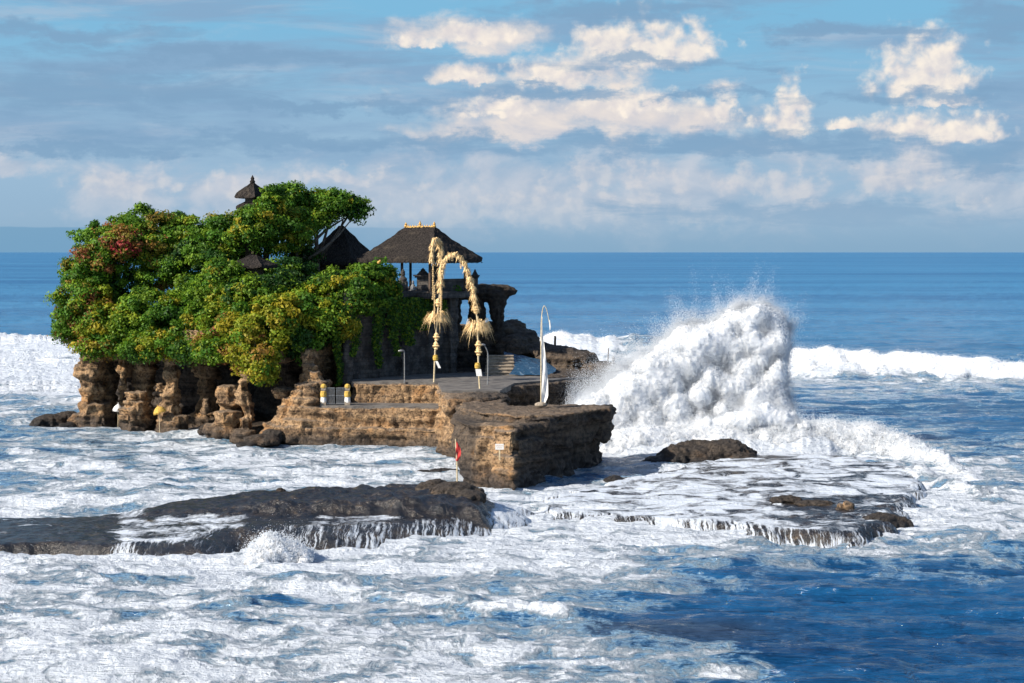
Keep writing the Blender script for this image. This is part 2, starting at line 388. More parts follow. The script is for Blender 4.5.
def falls_mat(name='wet reef with running water'):
    m, t, b = material(name); g = geo(t); P = g.outputs['Position']
    at = t.new('ShaderNodeAttribute'); at.attribute_name = 'foam'; fa = at.outputs['Fac']
    st = t.new('ShaderNodeAttribute'); st.attribute_name = 'fall'; fl = st.outputs['Fac']
    n1 = t.noise(P, 1.1, 7, .65); n2 = t.noise(P, 5, 6, .65)
    rock = t.mix(t.ramp(t.m('ADD', t.m('MULTIPLY', n1, .5), t.m('MULTIPLY', n2, .5)), .40, .62), (.006, .007, .009), (.042, .034, .028))
    rock = t.mix(t.ramp(n1, .58, .7), rock, (.09, .065, .038))
    x, y, z = t.sep(P)
    strk = t.noise(t.comb(t.m('ADD', x, t.m('MULTIPLY', n1, .5)), t.m('MULTIPLY', y, .07), t.m('MULTIPLY', z, .10)), 7.5, 7, .72)
    a, ridge = foam_layers(t, P)
    va = t.m('ADD', fa, t.m('SUBTRACT', t.m('MULTIPLY', t.m('SUBTRACT', a, .5), 2.4), t.m('MULTIPLY', ridge, .8)))
    vb = t.m('ADD', fa, t.m('MULTIPLY', t.m('SUBTRACT', strk, .5), 3.0))
    val = t.m('ADD', t.m('MULTIPLY', va, t.m('SUBTRACT', 1.0, fl)), t.m('MULTIPLY', vb, fl))
    f = t.m('MULTIPLY', t.ramp(val, .30, .66), t.ramp(fa, .02, .12))
    t.l.new(t.mix(f, rock, (.56, .62, .70)), b.inputs['Base Color'])
    t.set(b.inputs['Roughness'], t.m('ADD', .24, t.m('MULTIPLY', f, .5))); b.inputs['Specular IOR Level'].default_value = .6
    bump(t, b, t.m('ADD', t.m('MULTIPLY', n2, .4), t.m('ADD', t.m('MULTIPLY', strk, t.m('MULTIPLY', fl, .4)), t.m('MULTIPLY', n1, .5))), .3, .9)
    return m
M_reef = falls_mat()
def simple(name, c, rough=.7, c2=None, sc=4.0, bs=0.0, stretch=(1, 1, 1), metal=0.0, lo=.4, hi=.62):
    m, t, b = material(name); P = t.new('ShaderNodeTexCoord').outputs['Object']
    n = t.noise(t.scale(P, stretch), sc, 6, .65)
    cc = t.mix(t.ramp(n, lo, hi), c, c2 or tuple(q * .75 for q in c))
    t.l.new(cc, b.inputs['Base Color']); b.inputs['Roughness'].default_value = rough; b.inputs['Metallic'].default_value = metal
    if bs: bump(t, b, n, bs)
    return m
def stone_mat():
    m, t, b = material('dark temple stone'); P = geo(t).outputs['Position']
    br = t.new('ShaderNodeTexBrick'); x, y, z = t.sep(P)
    t.l.new(t.comb(t.m('ADD', x, t.m('MULTIPLY', y, .6)), z, 0.0), br.inputs[0])
    br.inputs['Scale'].default_value = 1.0; br.inputs['Brick Width'].default_value = .7; br.inputs['Row Height'].default_value = .32; br.inputs['Mortar Size'].default_value = .018
    n = t.noise(P, 1.2, 7, .65); n2 = t.noise(P, 6, 5, .6)
    c = t.mix(t.ramp(n, .38, .66), (.045, .042, .042), (.125, .112, .10))
    c = t.mix(t.m('MULTIPLY', br.outputs['Fac'], .6), c, (.03, .03, .03))
    c = t.mix(t.ramp(n2, .58, .7, 0, .5), c, (.18, .17, .155))
    t.l.new(c, b.inputs['Base Color']); b.inputs['Roughness'].default_value = .9; b.inputs['Specular IOR Level'].default_value = .25
    bump(t, b, t.m('SUBTRACT', t.m('MULTIPLY', n2, .6), t.m('MULTIPLY', br.outputs['Fac'], .6)), .12, .9)
    return m
M_stone = stone_mat()
def thatch_mat():
    m, t, b = material('weathered black thatch'); P = t.new('ShaderNodeTexCoord').outputs['Object']
    x, y, z = t.sep(P)
    a = t.noise(t.scale(P, (5, 5, 1.1)), 2.0, 6, .7); n = t.noise(P, .9, 5, .6)
    c = t.mix(t.ramp(a, .38, .64), (.012, .011, .011), (.055, .046, .041))
    c = t.mix(t.ramp(n, .55, .72, 0, .55), c, (.11, .09, .068))
    row = t.m('PINGPONG', t.m('MULTIPLY', z, 2.6), .5)
    t.l.new(c, b.inputs['Base Color']); b.inputs['Roughness'].default_value = .95; b.inputs['Specular IOR Level'].default_value = .15
    bump(t, b, t.m('ADD', a, t.m('MULTIPLY', row, .25)), .16, .9)
    return m
M_thatch = thatch_mat()
M_wood = simple('dark carved wood', (.09, .055, .035), .7, (.045, .03, .02), 6, .02)
M_gold = simple('gilded ridge ornament', (.62, .42, .10), .5, (.40, .16, .05), 9, .03)
M_straw = simple('dried young palm leaf', (.92, .68, .36), .8, (.72, .50, .24), 9, .04)
M_bamboo = simple('pale bamboo', (.62, .52, .34), .6, (.45, .36, .22), 5)
M_yellow = simple('yellow ceremonial cloth', (.60, .40, .07), .85, (.42, .26, .06), 5, .03)
M_white = simple('white cloth', (.78, .78, .76), .85, (.68, .69, .70), 4, .03)
M_red = simple('red flag cloth', (.55, .035, .03), .8, (.42, .03, .03), 4)
M_metal = simple('dull grey metal', (.26, .27, .28), .5, (.18, .18, .18), 6, 0, metal=.6)
M_path = simple('grey paved path', (.15, .14, .13), .85, (.075, .07, .068), 1.1, .05)
M_bark = simple('tree bark', (.17, .135, .105), .9, (.085, .065, .05), 5, .06, (1, 1, .4))
M_steps = simple('weathered stone steps', (.32, .27, .21), .9, (.20, .165, .13), 3, .04)
M_sign = simple('white sign board', (.80, .79, .76), .6, (.74, .73, .70), 3)
M_letter = simple('faded orange letters', (.55, .26, .06), .7)
M_white_rock = simple('weathered statue stone', (.24, .25, .26), .9, (.12, .12, .13), 4, .05)
def leaf_mat():
    m, t, b = material('leaves')
    at = t.new('ShaderNodeAttribute'); at.attribute_name = 'leafcol'
    t.l.new(at.outputs['Color'], b.inputs['Base Color']); b.inputs['Roughness'].default_value = .55
    b.inputs['Specular IOR Level'].default_value = .25
    tr = t.new('ShaderNodeBsdfTranslucent'); t.l.new(at.outputs['Color'], tr.inputs[0])
    mx = t.new('ShaderNodeMixShader'); mx.inputs[0].default_value = .40
    t.l.new(b.outputs[0], mx.inputs[1]); t.l.new(tr.outputs[0], mx.inputs[2])
    t.l.new(mx.outputs[0], t.n['Material Output'].inputs[0])
    return m
M_leaf = leaf_mat()
def spray_mat():
    m, t, b = material('white sea spray'); b.inputs['Base Color'].default_value = (.74, .78, .83, 1); b.inputs['Roughness'].default_value = .9
    b.inputs['Specular IOR Level'].default_value = .1
    tr = t.new('ShaderNodeBsdfTranslucent'); tr.inputs[0].default_value = (.93, .95, .97, 1)
    mx = t.new('ShaderNodeMixShader'); mx.inputs[0].default_value = .42
    t.l.new(b.outputs[0], mx.inputs[1]); t.l.new(tr.outputs[0], mx.inputs[2]); t.l.new(mx.outputs[0], t.n['Material Output'].inputs[0])
    return m
M_spray = spray_mat()
M_core, _t, _b = material('dense aerated water'); _b.inputs['Base Color'].default_value = (.72, .76, .82, 1); _b.inputs['Roughness'].default_value = .9
_b.inputs['Subsurface Weight'].default_value = 1.0; _b.inputs['Subsurface Radius'].default_value = (1, 1, 1); _b.inputs['Subsurface Scale'].default_value = .8
_b.inputs['Specular IOR Level'].default_value = .1

# ------------------------------------------------------------------ sea
tab_y = [300, 337, 342, 360, 378, 390, 400, 420, 440, 452, 465, 480, 495, 510, 530, 550, 570, 590, 605, 618, 632, 650, 665, 683]
tab = [
 [0]*17,
 [0]*17,
 [1.3,1.3,.9,0,0,0,0,0,.5,.5,.3,.1,.1,0,0,0,0],
 [1.15,1.15,.9,0,0,0,0,0,.6,.7,.45,.3,.2,.15,.15,.1,.1],
 [1.1,1.1,.8,.3,.2,.2,.2,.2,.5,.7,.6,.4,.3,.5,.45,.45,.5],
 [1.1,1.0,.8,.4,.2,.2,.2,.2,.6,.6,.6,.5,.35,.40,.38,.35,.3],
 [.55,.55,.5,.5,.4,.4,.4,.4,.5,.5,.5,.4,.15,.15,.12,.12,.12],
 [.4,.45,.5,.5,.5,.5,.5,.5,.5,.6,.6,.6,.4,.2,.1,.05,.05],
 [.3,.45,.6,.6,.6,.6,.6,.6,.6,.6,.6,.7,.85,.8,.6,.15,.1],
 [.1,.3,.55,.6,.62,.65,.65,.65,.6,.6,.6,.7,.9,.9,.8,.4,.25],
 [.6,.62,.55,.62,.65,.7,.7,.65,.6,.5,.5,.6,.7,.7,.9,.6,.3],  # foam thinned beside the platform to draw its cast shadow
 [.3,.6,.6,.65,.65,.7,.7,.7,.5,.3,.6,.7,.7,.7,.9,.65,.45],
 [.3,.6,.65,.7,.65,.65,.7,.7,.75,.75,.75,.7,.6,.6,.9,.8,.65],
 [.8,.8,.6,.6,.6,.6,.6,.7,.75,.75,.75,.75,.75,.8,.85,.75,.65],
 [.5,.5,.5,.6,.7,.7,.7,.85,.9,.9,.9,.9,.9,.9,.85,.7,.55],
 [.9,.9,.9,.9,.9,.9,.88,.85,.85,.8,.75,.62,.5,.5,.42,.35,.3],
 [.85,.85,.88,.88,.85,.85,.82,.8,.72,.62,.42,.2,.12,.08,.1,.15,.08],
 [.7,.45,.5,.68,.75,.75,.7,.68,.55,.45,.15,.05,.02,.02,.02,.02,.02],
 [.72,.65,.62,.55,.45,.48,.6,.65,.6,.4,.1,.0,0,0,0,0,0],
 [.75,.72,.68,.55,.42,.35,.3,.3,.45,.3,.05,0,0,0,0,0,0],
 [.75,.78,.75,.72,.68,.65,.62,.5,.3,.1,.0,0,0,0,0,0,0],
 [.75,.75,.78,.78,.75,.75,.72,.68,.65,.6,.5,.35,0,0,0,0,0],
 [.7,.7,.72,.75,.75,.72,.68,.66,.62,.58,.58,.5,0,0,0,0,0],
 [.6,.65,.7,.72,.74,.72,.7,.68,.62,.55,.4,.1,0,0,0,0,0]]
tab = np.array(tab, float)
def foam_table(px, py):
    py = np.clip(py, 300, 683); px = np.clip(px, 0, 1023.9)
    yi = np.clip(np.searchsorted(tab_y, py, 'right') - 1, 0, len(tab_y) - 2); ty = np.array(tab_y, float)
    fy = (py - ty[yi]) / (ty[yi + 1] - ty[yi]); xi = (px // 64).astype(int); fx = px / 64 - xi
    a = tab[yi, xi] * (1 - fx) + tab[yi, xi + 1] * fx; b = tab[yi + 1, xi] * (1 - fx) + tab[yi + 1, xi + 1] * fx
    return a * (1 - fy) + b * fy

ys = np.concatenate([np.arange(1500, 700, -6.0), np.arange(700, 264, -1.0), 252 + 12 * np.geomspace(1, .035, 60)])
Dr = F * H / (ys - HY)
Dr = np.concatenate([np.linspace(2, Dr[0] - 1, 14), Dr])
tc_ = np.concatenate([np.linspace(-1.3, -.3, 90, endpoint=False), np.arange(-.3, .3, .00072), np.linspace(.3, 1.3, 90)])
DD, TT = np.meshgrid(Dr, tc_, indexing='ij'); XX = TT * (DD + 0.0); YY = DD
nr_, nc_ = DD.shape
x = XX.ravel(); y = YY.ravel()
px = 512 + F * x / y; py = HY + F * H / y
wx = fbm(x / 9, y / 9, 1.0, 3) * 60 * np.clip((py - 300) / 200, .15, 1.3); wy = fbm(x / 9, y / 9, 5.0, 3) * 13 * np.clip((py - 300) / 200, .1, 1.2)
foam = foam_table(px + wx, py + wy); foam = np.where(py < 337, 0, foam)
fade = np.clip(1 - (y - 250) / 400, 0, 1)
z = (.50 * fbm(x / 8, y / 2.6, 2.2, 4) + .20 * (.5 - np.abs(fbm(x / 4.5, y / 1.5, 7.2, 3))) + .5 * fbm(x / 34, y / 9, 4.2, 2)) * np.clip(1 - (y - 400) / 900, .0, 1)
z += fade * np.clip(foam, 0, 1) * (.26 * fbm(x / 2.2, y / 2.2, 8.2, 5, gain=.6) + .07 * np.abs(fbm(x / .5, y / .7, 1.2, 2)))
z += np.clip((175 - y) / 60, 0, 1) * (.34 * (.22 - np.abs(fbm(x / 6.5 + 3, y / 3.0, 11.2, 3))) + .16 * (.2 - np.abs(fbm(x / 2.8, y / 1.5 + 4, 13.2, 3))))
silt = np.zeros_like(x)
def breaker(pts, hs, front, back, lump, foam_front, foam_back, foam_amt=1.0, seed=0.0, curl=.0):
    global z, foam, silt
    xs = [p[0] for p in pts]; ds = [p[1] for p in pts]
    dc = np.interp(x, xs, ds) + 1.1 * front * perlin(x / 6 + seed, 1.5, 2.5) + .5 * front * perlin(x / 2 + seed, 3.5, 2.5)
    h = np.interp(x, xs, hs) * (1 + .22 * perlin(x / 5 + seed, 7.7, 1.1) + .16 * perlin(x / 1.7 + seed, 7.7, 1.1))
    s = y - dc
    p = np.where(s < 0, np.exp(-(np.abs(s) / front) ** 2.6), np.exp(-(s / back) ** 2))
    ff = sm(-foam_front, -foam_front * .55, s) * (1 - sm(foam_back * .3, foam_back, s)) * sm(.1, .5, h)
    z = z + h * p + lump * ff * p * (fbm(x / 1.3 + seed, y / 1.3, 6.1, 4) * 1.6 + .4 * fbm(x / .4, y / .4, 2.2 + seed, 2))
    foam = np.maximum(foam, ff * foam_amt); return s, p, h
def GP(px_, D): return (X(px_, D), D)
# roller on the right
s_, p_, h_ = breaker([GP(785, 229), GP(795, 229), GP(850, 228), GP(920, 226), GP(1024, 223), (100, 221), (160, 220)],
        [0, 2.8, 2.4, 2.1, 1.6, 1.4, 0.3], 4.0, 5.5, .3, 5.5, 2.6, 1.35, 3.0)
# roller behind the islet
s_, p_, h_ = breaker([(-40, 262), GP(500, 264), GP(620, 262), GP(690, 258), GP(760, 250), GP(785, 246)],
        [1.5, 3.2, 3.5, 3.7, 3.0, 0], 5.0, 7, .12, 6, 2.5, 0.0, 8.0)
pr = sm(660, 600, px); foam = np.maximum(foam, pr * sm(-7, -3, s_) * (1 - sm(1.5, 3, s_)) * sm(.3, 1, h_) * 1.1 * sm(470, 500, px))
foam = np.where((px > 625) & (px < 785) & (np.abs(s_) < 5.5) & (s_ > -4), foam * (1 - sm(620, 660, px) * .9), foam)
silt = np.maximum(silt, .55 * sm(-6, -1, s_) * (1 - sm(2, 8, s_)) * sm(.5, 2, h_) * sm(560, 620, px))
# white surf beyond the islet's left
breaker([(-160, 203), GP(0, 203), GP(90, 203), GP(200, 206)], [.6, .9, .8, 0], 2.0, 3.0, .3, 5, 3, 1.0, 1.0)
breaker([(-190, 322), GP(0, 318), GP(90, 316), GP(300, 320)], [1.2, 1.3, 1.2, 0], 4.0, 5, .3, 12, 2, 1.0, 5.0)
# surge curling round the ledge, lower right
breaker([GP(560, 141), GP(640, 141), GP(770, 140), GP(830, 141), GP(885, 140), GP(930, 134), GP(965, 128), GP(1010, 122)],
        [0, 1.2, 1.5, 1.4, 1.4, 1.0, .5, 0], 3.6, 3.2, .4, 5.0, 2.2, 1.4, 12.0)
breaker([GP(880, 128), GP(915, 124), GP(965, 118), GP(1030, 114)], [0, .7, .55, .2], 2.6, 3.0, .4, 4, 3, .85, 17.0)
# small near wavelets
breaker([GP(240, 85), GP(330, 83.5), GP(420, 81), GP(500, 79), GP(560, 77.5), GP(620, 76)], [0, .35, .5, .5, .4, 0], .9, 2.0, .15, 1.1, .9, .95, 22.0)
breaker([GP(-80, 86), GP(60, 85.5), GP(150, 85), GP(210, 84.5)], [.2, .3, .35, 0], .7, 2.4, .1, .4, .6, .3, 27.0)
breaker([GP(520, 75), GP(620, 74.5), GP(760, 74.8), GP(850, 75)], [0, .35, .35, 0], 1.3, 3.0, .0, .5, .4, .0, 29.0)
breaker([(-100, 112), GP(0, 112), GP(150, 113), GP(240, 117)], [.3, .35, .3, 0], .9, 2.0, .1, 1.5, 1.0, 1.0, 31.0)
silt = np.maximum(silt, .75 * sm(545, 600, px) * (1 - sm(720, 820, px)) * sm(624, 630, py) * (1 - sm(636, 644, py)))
silt = np.maximum(silt, .6 * (1 - sm(330, 420, px)) * sm(425, 440, py) * (1 - sm(450, 470, py)) * sm(60, 90, px))
silt = np.maximum(silt, .5 * sm(20, 60, px) * (1 - sm(170, 200, px)) * sm(586, 592, py) * (1 - sm(596, 602, py)))
z = np.where(y > 1500, 0, z)
V_ = np.stack([x, y, z], 1)
i = np.arange((nr_ - 1) * nc_).reshape(nr_ - 1, nc_)[:, :-1].ravel()
Fq = np.stack([i, i + 1, i + nc_ + 1, i + nc_], 1)
me = np_mesh('sea', V_, Fq, M_sea, 4, True); fattr(me, 'foam', foam); fattr(me, 'silt', silt)
tag(link('sea', me), kind='structure')

# ------------------------------------------------------------------ reefs as height fields
def poly_sdf(x, y, poly):
    d = np.full(x.shape, 1e9); ins = np.zeros(x.shape, bool); n = len(poly)
    for i in range(n):
        ax, ay = poly[i]; bx, by = poly[(i + 1) % n]; ex, ey = bx - ax, by - ay
        t = np.clip(((x - ax) * ex + (y - ay) * ey) / (ex * ex + ey * ey + 1e-9), 0, 1)
        d = np.minimum(d, (x - ax - t * ex) ** 2 + (y - ay - t * ey) ** 2)
        c = ((ay > y) != (by > y)) & (x < (bx - ax) * (y - ay) / (by - ay + 1e-12) + ax); ins ^= c
    return np.where(ins, np.sqrt(d), -np.sqrt(d))
def field(name, bbox, fn, step, mat, **kw):
    x0, y0, x1, y1 = bbox; gx = np.arange(x0, x1, step); gy = np.arange(y0, y1, step)
    Xg, Yg = np.meshgrid(gx, gy); sh = Xg.shape; X1, Y1 = Xg.ravel(), Yg.ravel()
    Zg, foam_, fall_ = fn(X1, Y1)
    i = np.arange((sh[0] - 1) * sh[1]).reshape(sh[0] - 1, sh[1])[:, :-1].ravel()
    Fc = np.stack([i, i + 1, i + sh[1] + 1, i + sh[1]], 1)
    keep = (Zg[Fc].max(1) > -.5); Fc = Fc[keep]
    used = np.unique(Fc); mp = np.zeros(len(X1), int); mp[used] = np.arange(len(used))
    me = np_mesh(name, np.stack([X1, Y1, Zg], 1)[used], mp[Fc], mat, 4, True)
    fattr(me, 'foam', foam_[used]); fattr(me, 'fall', fall_[used])
    return link(name, me)
def gp(lst, z=0.0): return [tuple(G(a, b, z)[:2]) for a, b in lst]
# left reef: lower shelf with falls + raised body
shelf = gp([(-160, 526), (60, 523), (110, 519), (190, 504), (480, 498), (520, 508), (548, 516), (535, 528), (470, 541), (400, 547), (330, 553), (250, 549), (215, 560), (150, 562),
            (115, 556), (60, 552), (0, 554), (-160, 556)])
def fn_left(x, y):
    wob = .5 * fbm(x / 2.2, y / 2.2, 1.1, 4)
    d = poly_sdf(x, y, shelf) + wob
    D = y; pxx = 512 + F * x / D
    hs_ = np.interp(pxx, [-160, 110, 180, 260, 480, 550], [.42, .42, .62, .85, .85, .4])
    wid = np.interp(pxx, [-160, 110, 150, 260, 480, 550], [.8, 1.0, 2.6, 3.6, 3.2, 1.8])
    t = np.clip(d / wid, 0, 1); h = -.6 + (hs_ + .6) * np.where(d > 0, 1 - (1 - t) ** 2.2, 0)
    h = np.where(d < 0, -.6 + d * .3, h)
    yf = np.interp(pxx, [100, 180, 300, 480, 500], [105, 103, 101.6, 101.2, 101.2]); yb = np.interp(pxx, [100, 180, 300, 440, 490], [107, 109, 110, 110.5, 108])
    b = np.minimum(y - yf, yb - y) + .6 * fbm(x / 1.6, y / 1.6, 6.1, 3)
    bx = np.minimum(pxx - 130, 492 - pxx) * .055
    b = np.minimum(b, bx)
    hb = np.interp(pxx, [130, 200, 270, 350, 430, 492], [.08, .35, .6, .68, .8, .75])
    body = hb * sm(-.2, 1.6, b + .5 * fbm(x / .9, y / .9, 4.4, 3)) * (1 + .5 * fbm(x / 2.0, y / 1.5, 9.1, 4))
    h = h + body + .10 * fbm(x / .9, y / .9, 3.1, 4) * (d > 0) + .12 * np.abs(fbm(x / .5, y * .1, 2.0, 2)) * sm(1, 0, t)
    fl = sm(1.15, .5, t) * (pxx > 110)
    wet = np.interp(pxx, [-160, 90, 120, 170, 230, 300, 350, 420, 470, 500, 550], [.08, .10, .42, .16, .10, .20, .36, .28, .32, .68, .55])
    wet = wet + .26 * fbm(x / 1.7, y / 9, 4.4, 3)
    f = wet * sm(.1, .0, body)
    pool = sm(105, 125, pxx) * sm(265, 235, pxx) * sm(.55, .9, t) * sm(.25, .0, body); f = np.maximum(f, .52 * pool)
    f = np.where(t < .12, f + .25, f)
    return h, f, fl
o = field('reef_ledge', (-60, 88, 6, 113), fn_left, .11, M_reef)
tag(o, 'long dark reef at lower left with water pouring over its front edge', 'reef')
ledge = gp([(525, 512), (545, 520), (600, 523), (660, 529), (720, 535), (780, 542), (840, 546), (880, 545), (900, 535), (912, 520), (935, 500), (925, 478), (890, 463), (760, 460),
            (690, 468), (600, 486), (540, 500)])
def fn_right(x, y):
    d = poly_sdf(x, y, ledge) + 1.3 * fbm(x / 3.4, y / 2.4, 3.3, 4) + .25 * fbm(x / .6, y / .6, 5.5, 2); pxx = 512 + F * x / y
    t = np.clip(d / 1.5, 0, 1)
    top = .36 + .22 * sm(600, 760, pxx) + .16 * fbm(x / 3, y / 1.6, 1.7, 4) + .05 * fbm(x / .8, y / .5, 5.2, 3)
    h = -.6 + (top + .6) * np.where(d > 0, 1 - (1 - t) ** 2.0, 0); h = np.where(d < 0, -.6 + d * .3, h)
    h = h + .16 * np.abs(fbm(x / .45, y * .1, 2.0, 2)) * (d > 0) * sm(1, .2, t)
    pyy = HY + F * (H - .7) / y
    dark = sm(740, 800, pxx) * sm(488, 497, pyy) * sm(530, 518, pyy)
    f = .62 - .26 * dark - .06 * sm(600, 700, pxx) * sm(495, 470, pyy)
    fl = sm(1.1, .6, t); f = f - .36 * fl * sm(.10, .4, t) * sm(925, 890, pxx) * sm(503, 512, pyy) * np.clip(np.interp(pxx, [530, 560, 640, 660, 900], [.3, .8, .5, .5, .6]) + 1.3 * fbm(x / 2.2, 1.5, 2.5, 2), -.3, 1.3)
    h = h + .12 * dark * np.clip(fbm(x / 1.0, y / .6, 8.8, 3) + .2, 0, 1)
    return h, f, fl * .9
o = field('rock_shelf', (-1, 88, 32, 142), fn_right, .11, M_reef)
tag(o, 'low flat rock shelf at lower right awash with foam and small waterfalls along its edge', 'rock shelf')

# ------------------------------------------------------------------ islet rock
def PL(*pts): return [(X(a, D), D) for a, D in pts]
def slabs(mb, a, D, y0, y1, rads, thick=(.3, .75), ecc=1.1):
    z1, z0 = Z(y0, D), Z(y1, D); zc = z0; rr_ = random.Random(int(a * 7 + D))
    while zc < z1:
        th = rr_.uniform(*thick) * 1.7; t_ = (zc - z0) / (z1 - z0); r_ = float(np.interp(1 - t_, np.linspace(0, 1, len(rads)), rads)) * rr_.uniform(.90, 1.12)
        ox_, oy_ = rr_.gauss(0, .10), rr_.gauss(0, .12); n = rr_.randint(5, 7); ph = rr_.random() * 6
        poly = [(X(a, D) + ox_ + r_ * rr_.uniform(.82, 1.15) * math.cos(ph + k * 2 * math.pi / n), D + oy_ + r_ * ecc * rr_.uniform(.82, 1.15) * math.sin(ph + k * 2 * math.pi / n)) for k in range(n)]
        mb.prism(poly, zc - .12, min(zc + th, z1) + .02, rr_.uniform(.86, 1.08)); zc += th
I = MB()
# cave roof slab and cave back wall
I.prism(PL((84, 163), (120, 161), (170, 157), (240, 151), (280, 149.5), (300, 153.5), (345, 158), (360, 185), (200, 190), (95, 180)), 6.3, 8.6, .97)
I.prism(PL((118, 178), (160, 178), (250, 172), (288, 160), (345, 160), (350, 192), (110, 192)), -1.5, 8)
# far left stack
slabs(I, 93, 163.3, 350, 440, [1.5, 1.55, .95, 1.1, 1.35, 1.55, 1.8], (.35, .8)); slabs(I, 84, 163, 361, 376, [.75, .8], (.3, .45)); slabs(I, 104, 165.5, 345, 440, [1.5, 1.0, 1.1, 1.3], (.5, 1))
I.prism(PL((96, 168), (200, 162), (262, 153), (330, 154), (330, 170), (110, 180)), -1.5, .75, .97)
# narrow column, hanging stone and the stepped ledges between the caves
slabs(I, 121, 163.5, 345, 402, [.75, .45, .35, .25], (.3, .6)); slabs(I, 129, 165, 345, 375, [.7, .35], (.3, .6)); slabs(I, 112, 166, 345, 436, [.8, .6, .5, .9], (.4, .8))
slabs(I, 171, 158, 340, 440, [1.35, .95, .72, .70, .74, .92, 1.2, 1.4], (.3, .7)); slabs(I, 160, 158.6, 383, 391, [.5, .4], (.2, .3)); slabs(I, 193, 158, 342, 372, [.55, .22], (.3, .6)); slabs(I, 206, 158, 398, 412, [.45, .5], (.3, .5))
slabs(I, 250, 151, 345, 372, [1.2, .7], (.3, .6)); slabs(I, 246, 150.6, 370, 450, [.62, .55, .7, .62, .9, 1.0], (.3, .65))
slabs(I, 229, 153, 386, 403, [1.15, 1.3], (.25, .45)); slabs(I, 227, 153.4, 402, 412, [.9, .8], (.25, .4)); slabs(I, 228, 152.5, 411, 440, [1.45, 1.3, 1.35], (.3, .55)); slabs(I, 216, 153, 424, 440, [1.1, 1.2], (.3, .5))
slabs(I, 145, 165, 345, 440, [1.6, .9, .8, 1.4], (.5, .9)); slabs(I, 208, 163, 345, 440, [2.2, 1.2, 1.0, 1.8], (.5, 1.0)); slabs(I, 268, 157, 345, 380, [1.6, .8], (.4, .7))
# central sunlit cliff
I.prism(PL((262, 149), (274, 146.5), (330, 145.3), (400, 145), (448, 143), (470, 144), (520, 150), (600, 158), (600, 175), (345, 185), (300, 165)), -1.5, 1.5, .995)
I.prism(PL((283, 149), (290, 147), (330, 146), (400, 145.6), (452, 144), (470, 146), (600, 160), (600, 175), (345, 185), (302, 165)), 1.2, 3.0, .998)
slabs(I, 304, 148.2, 384, 440, [.8, 1.1, 1.6, 1.9, 2.3], (.3, .7)); slabs(I, 314, 149, 372, 410, [.6, .9, 1.2], (.3, .6)); slabs(I, 289, 148.5, 398, 440, [.7, 1.3, 1.6], (.3, .6))
slabs(I, 305, 150.8, 332, 350, [.9, .6], (.3, .5)); slabs(I, 310, 150.2, 348, 386, [.5, .6, .75, .8], (.3, .6)); slabs(I, 284, 150.5, 388, 396, [1.0, .8], (.2, .35))
I.prism(PL((313, 152), (322, 152.5), (352, 158), (356, 166), (313, 160)), 2, 8.2)
# parapet rock band between the two path levels, pale outcrop
I.prism(PL((354, 150), (438, 149.2), (440, 139.5), (456, 137.5), (500, 139), (508, 147), (560, 152), (608, 157), (616, 165), (600, 176), (354, 182)), -1.5, 4.55, .995)
I.blob(W(450, 406, 138.5), (1.0, 1.4, .8)); I.blob(W(474, 400, 138), (1.9, 1.6, .55)); I.blob(W(492, 398, 139), (1.4, 1.3, .35))
I.prism(PL((448, 139), (470, 137), (494, 138), (500, 142), (450, 143)), 2.6, 3.6)
# lower foot in the surf behind the platform
I.prism(PL((455, 134), (500, 128), (560, 134), (600, 150), (450, 150)), -1.5, 1.2, .96)
# right end of the terrace and the dark rise behind it
I.prism(PL((545, 154), (600, 158), (622, 163), (612, 172), (550, 172)), 3.2, 4.9, .97)
I.prism(PL((532, 163), (574, 163), (590, 166), (588, 174), (520, 176)), 4, 6.0, .93)
I.blob(W(555, 352, 166), (2.3, 2.5, .6)); I.blob(W(578, 358, 165), (1.8, 2.4, .6)); I.blob(W(600, 366, 164), (1.7, 2.0, .45))
I.prism(PL((455, 167), (502, 168), (512, 170), (510, 184), (455, 184)), 4, 8.0, .96)
I.blob(W(514, 352, 167), (1.6, 2, 1.6)); I.blob(W(497, 330, 170), (1.8, 2.4, .8)); I.blob(W(520, 340, 170), (1.9, 2.4, 1.0)); I.blob(W(538, 350, 169), (1.6, 2.2, .8)); I.blob(W(512, 330, 171), (1.2, 1.4, .9))
# mound that carries the trees
I.prism(PL((100, 170), (180, 163), (260, 158), (345, 158), (400, 168), (400, 186), (110, 184)), 7.5, 9.6, .8)
I.prism(PL((215, 168), (300, 166), (400, 170), (420, 188), (215, 188)), 9, 12.2, .75)
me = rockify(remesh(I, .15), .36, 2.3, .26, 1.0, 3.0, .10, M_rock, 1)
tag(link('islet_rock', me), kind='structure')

# boulder in the cave mouth
def rock_thing(name, pieces, label, voxel=.1, mat=M_dark, seed=1.0, amp=.2, sc=1.1, strata=.12, cat='rock', group=None, fine=.04, sfreq=1.4):
    b = MB(); pieces(b)
    o = link(name, rockify(remesh(b, voxel), amp, sc, strata, sfreq, seed, fine, mat, 2)); return tag(o, label, cat, group)
def cave_b(b):
    slabs(b, 136, 159, 392, 432, [.95, 1.2, 1.25, 1.15], (.25, .55)); slabs(b, 147, 160, 408, 432, [.7, 1.0], (.3, .5)); return
    b.blob(W(136, 402, 159), (1.05, 1.2, 1.0)); b.blob(W(133, 412, 158.8), (1.15, 1.3, .9)); b.blob(W(140, 408, 159.5), (1.1, 1.2, 1.0)); b.blob(W(134, 424, 159), (1.1, 1.3, .8)); b.blob(W(146, 416, 160), (.9, 1.2, .9))
rock_thing('boulder', cave_b, 'rounded layered boulder glowing tan in the mouth of the left cave', .1, M_tan, 2, .22, .9, .2)
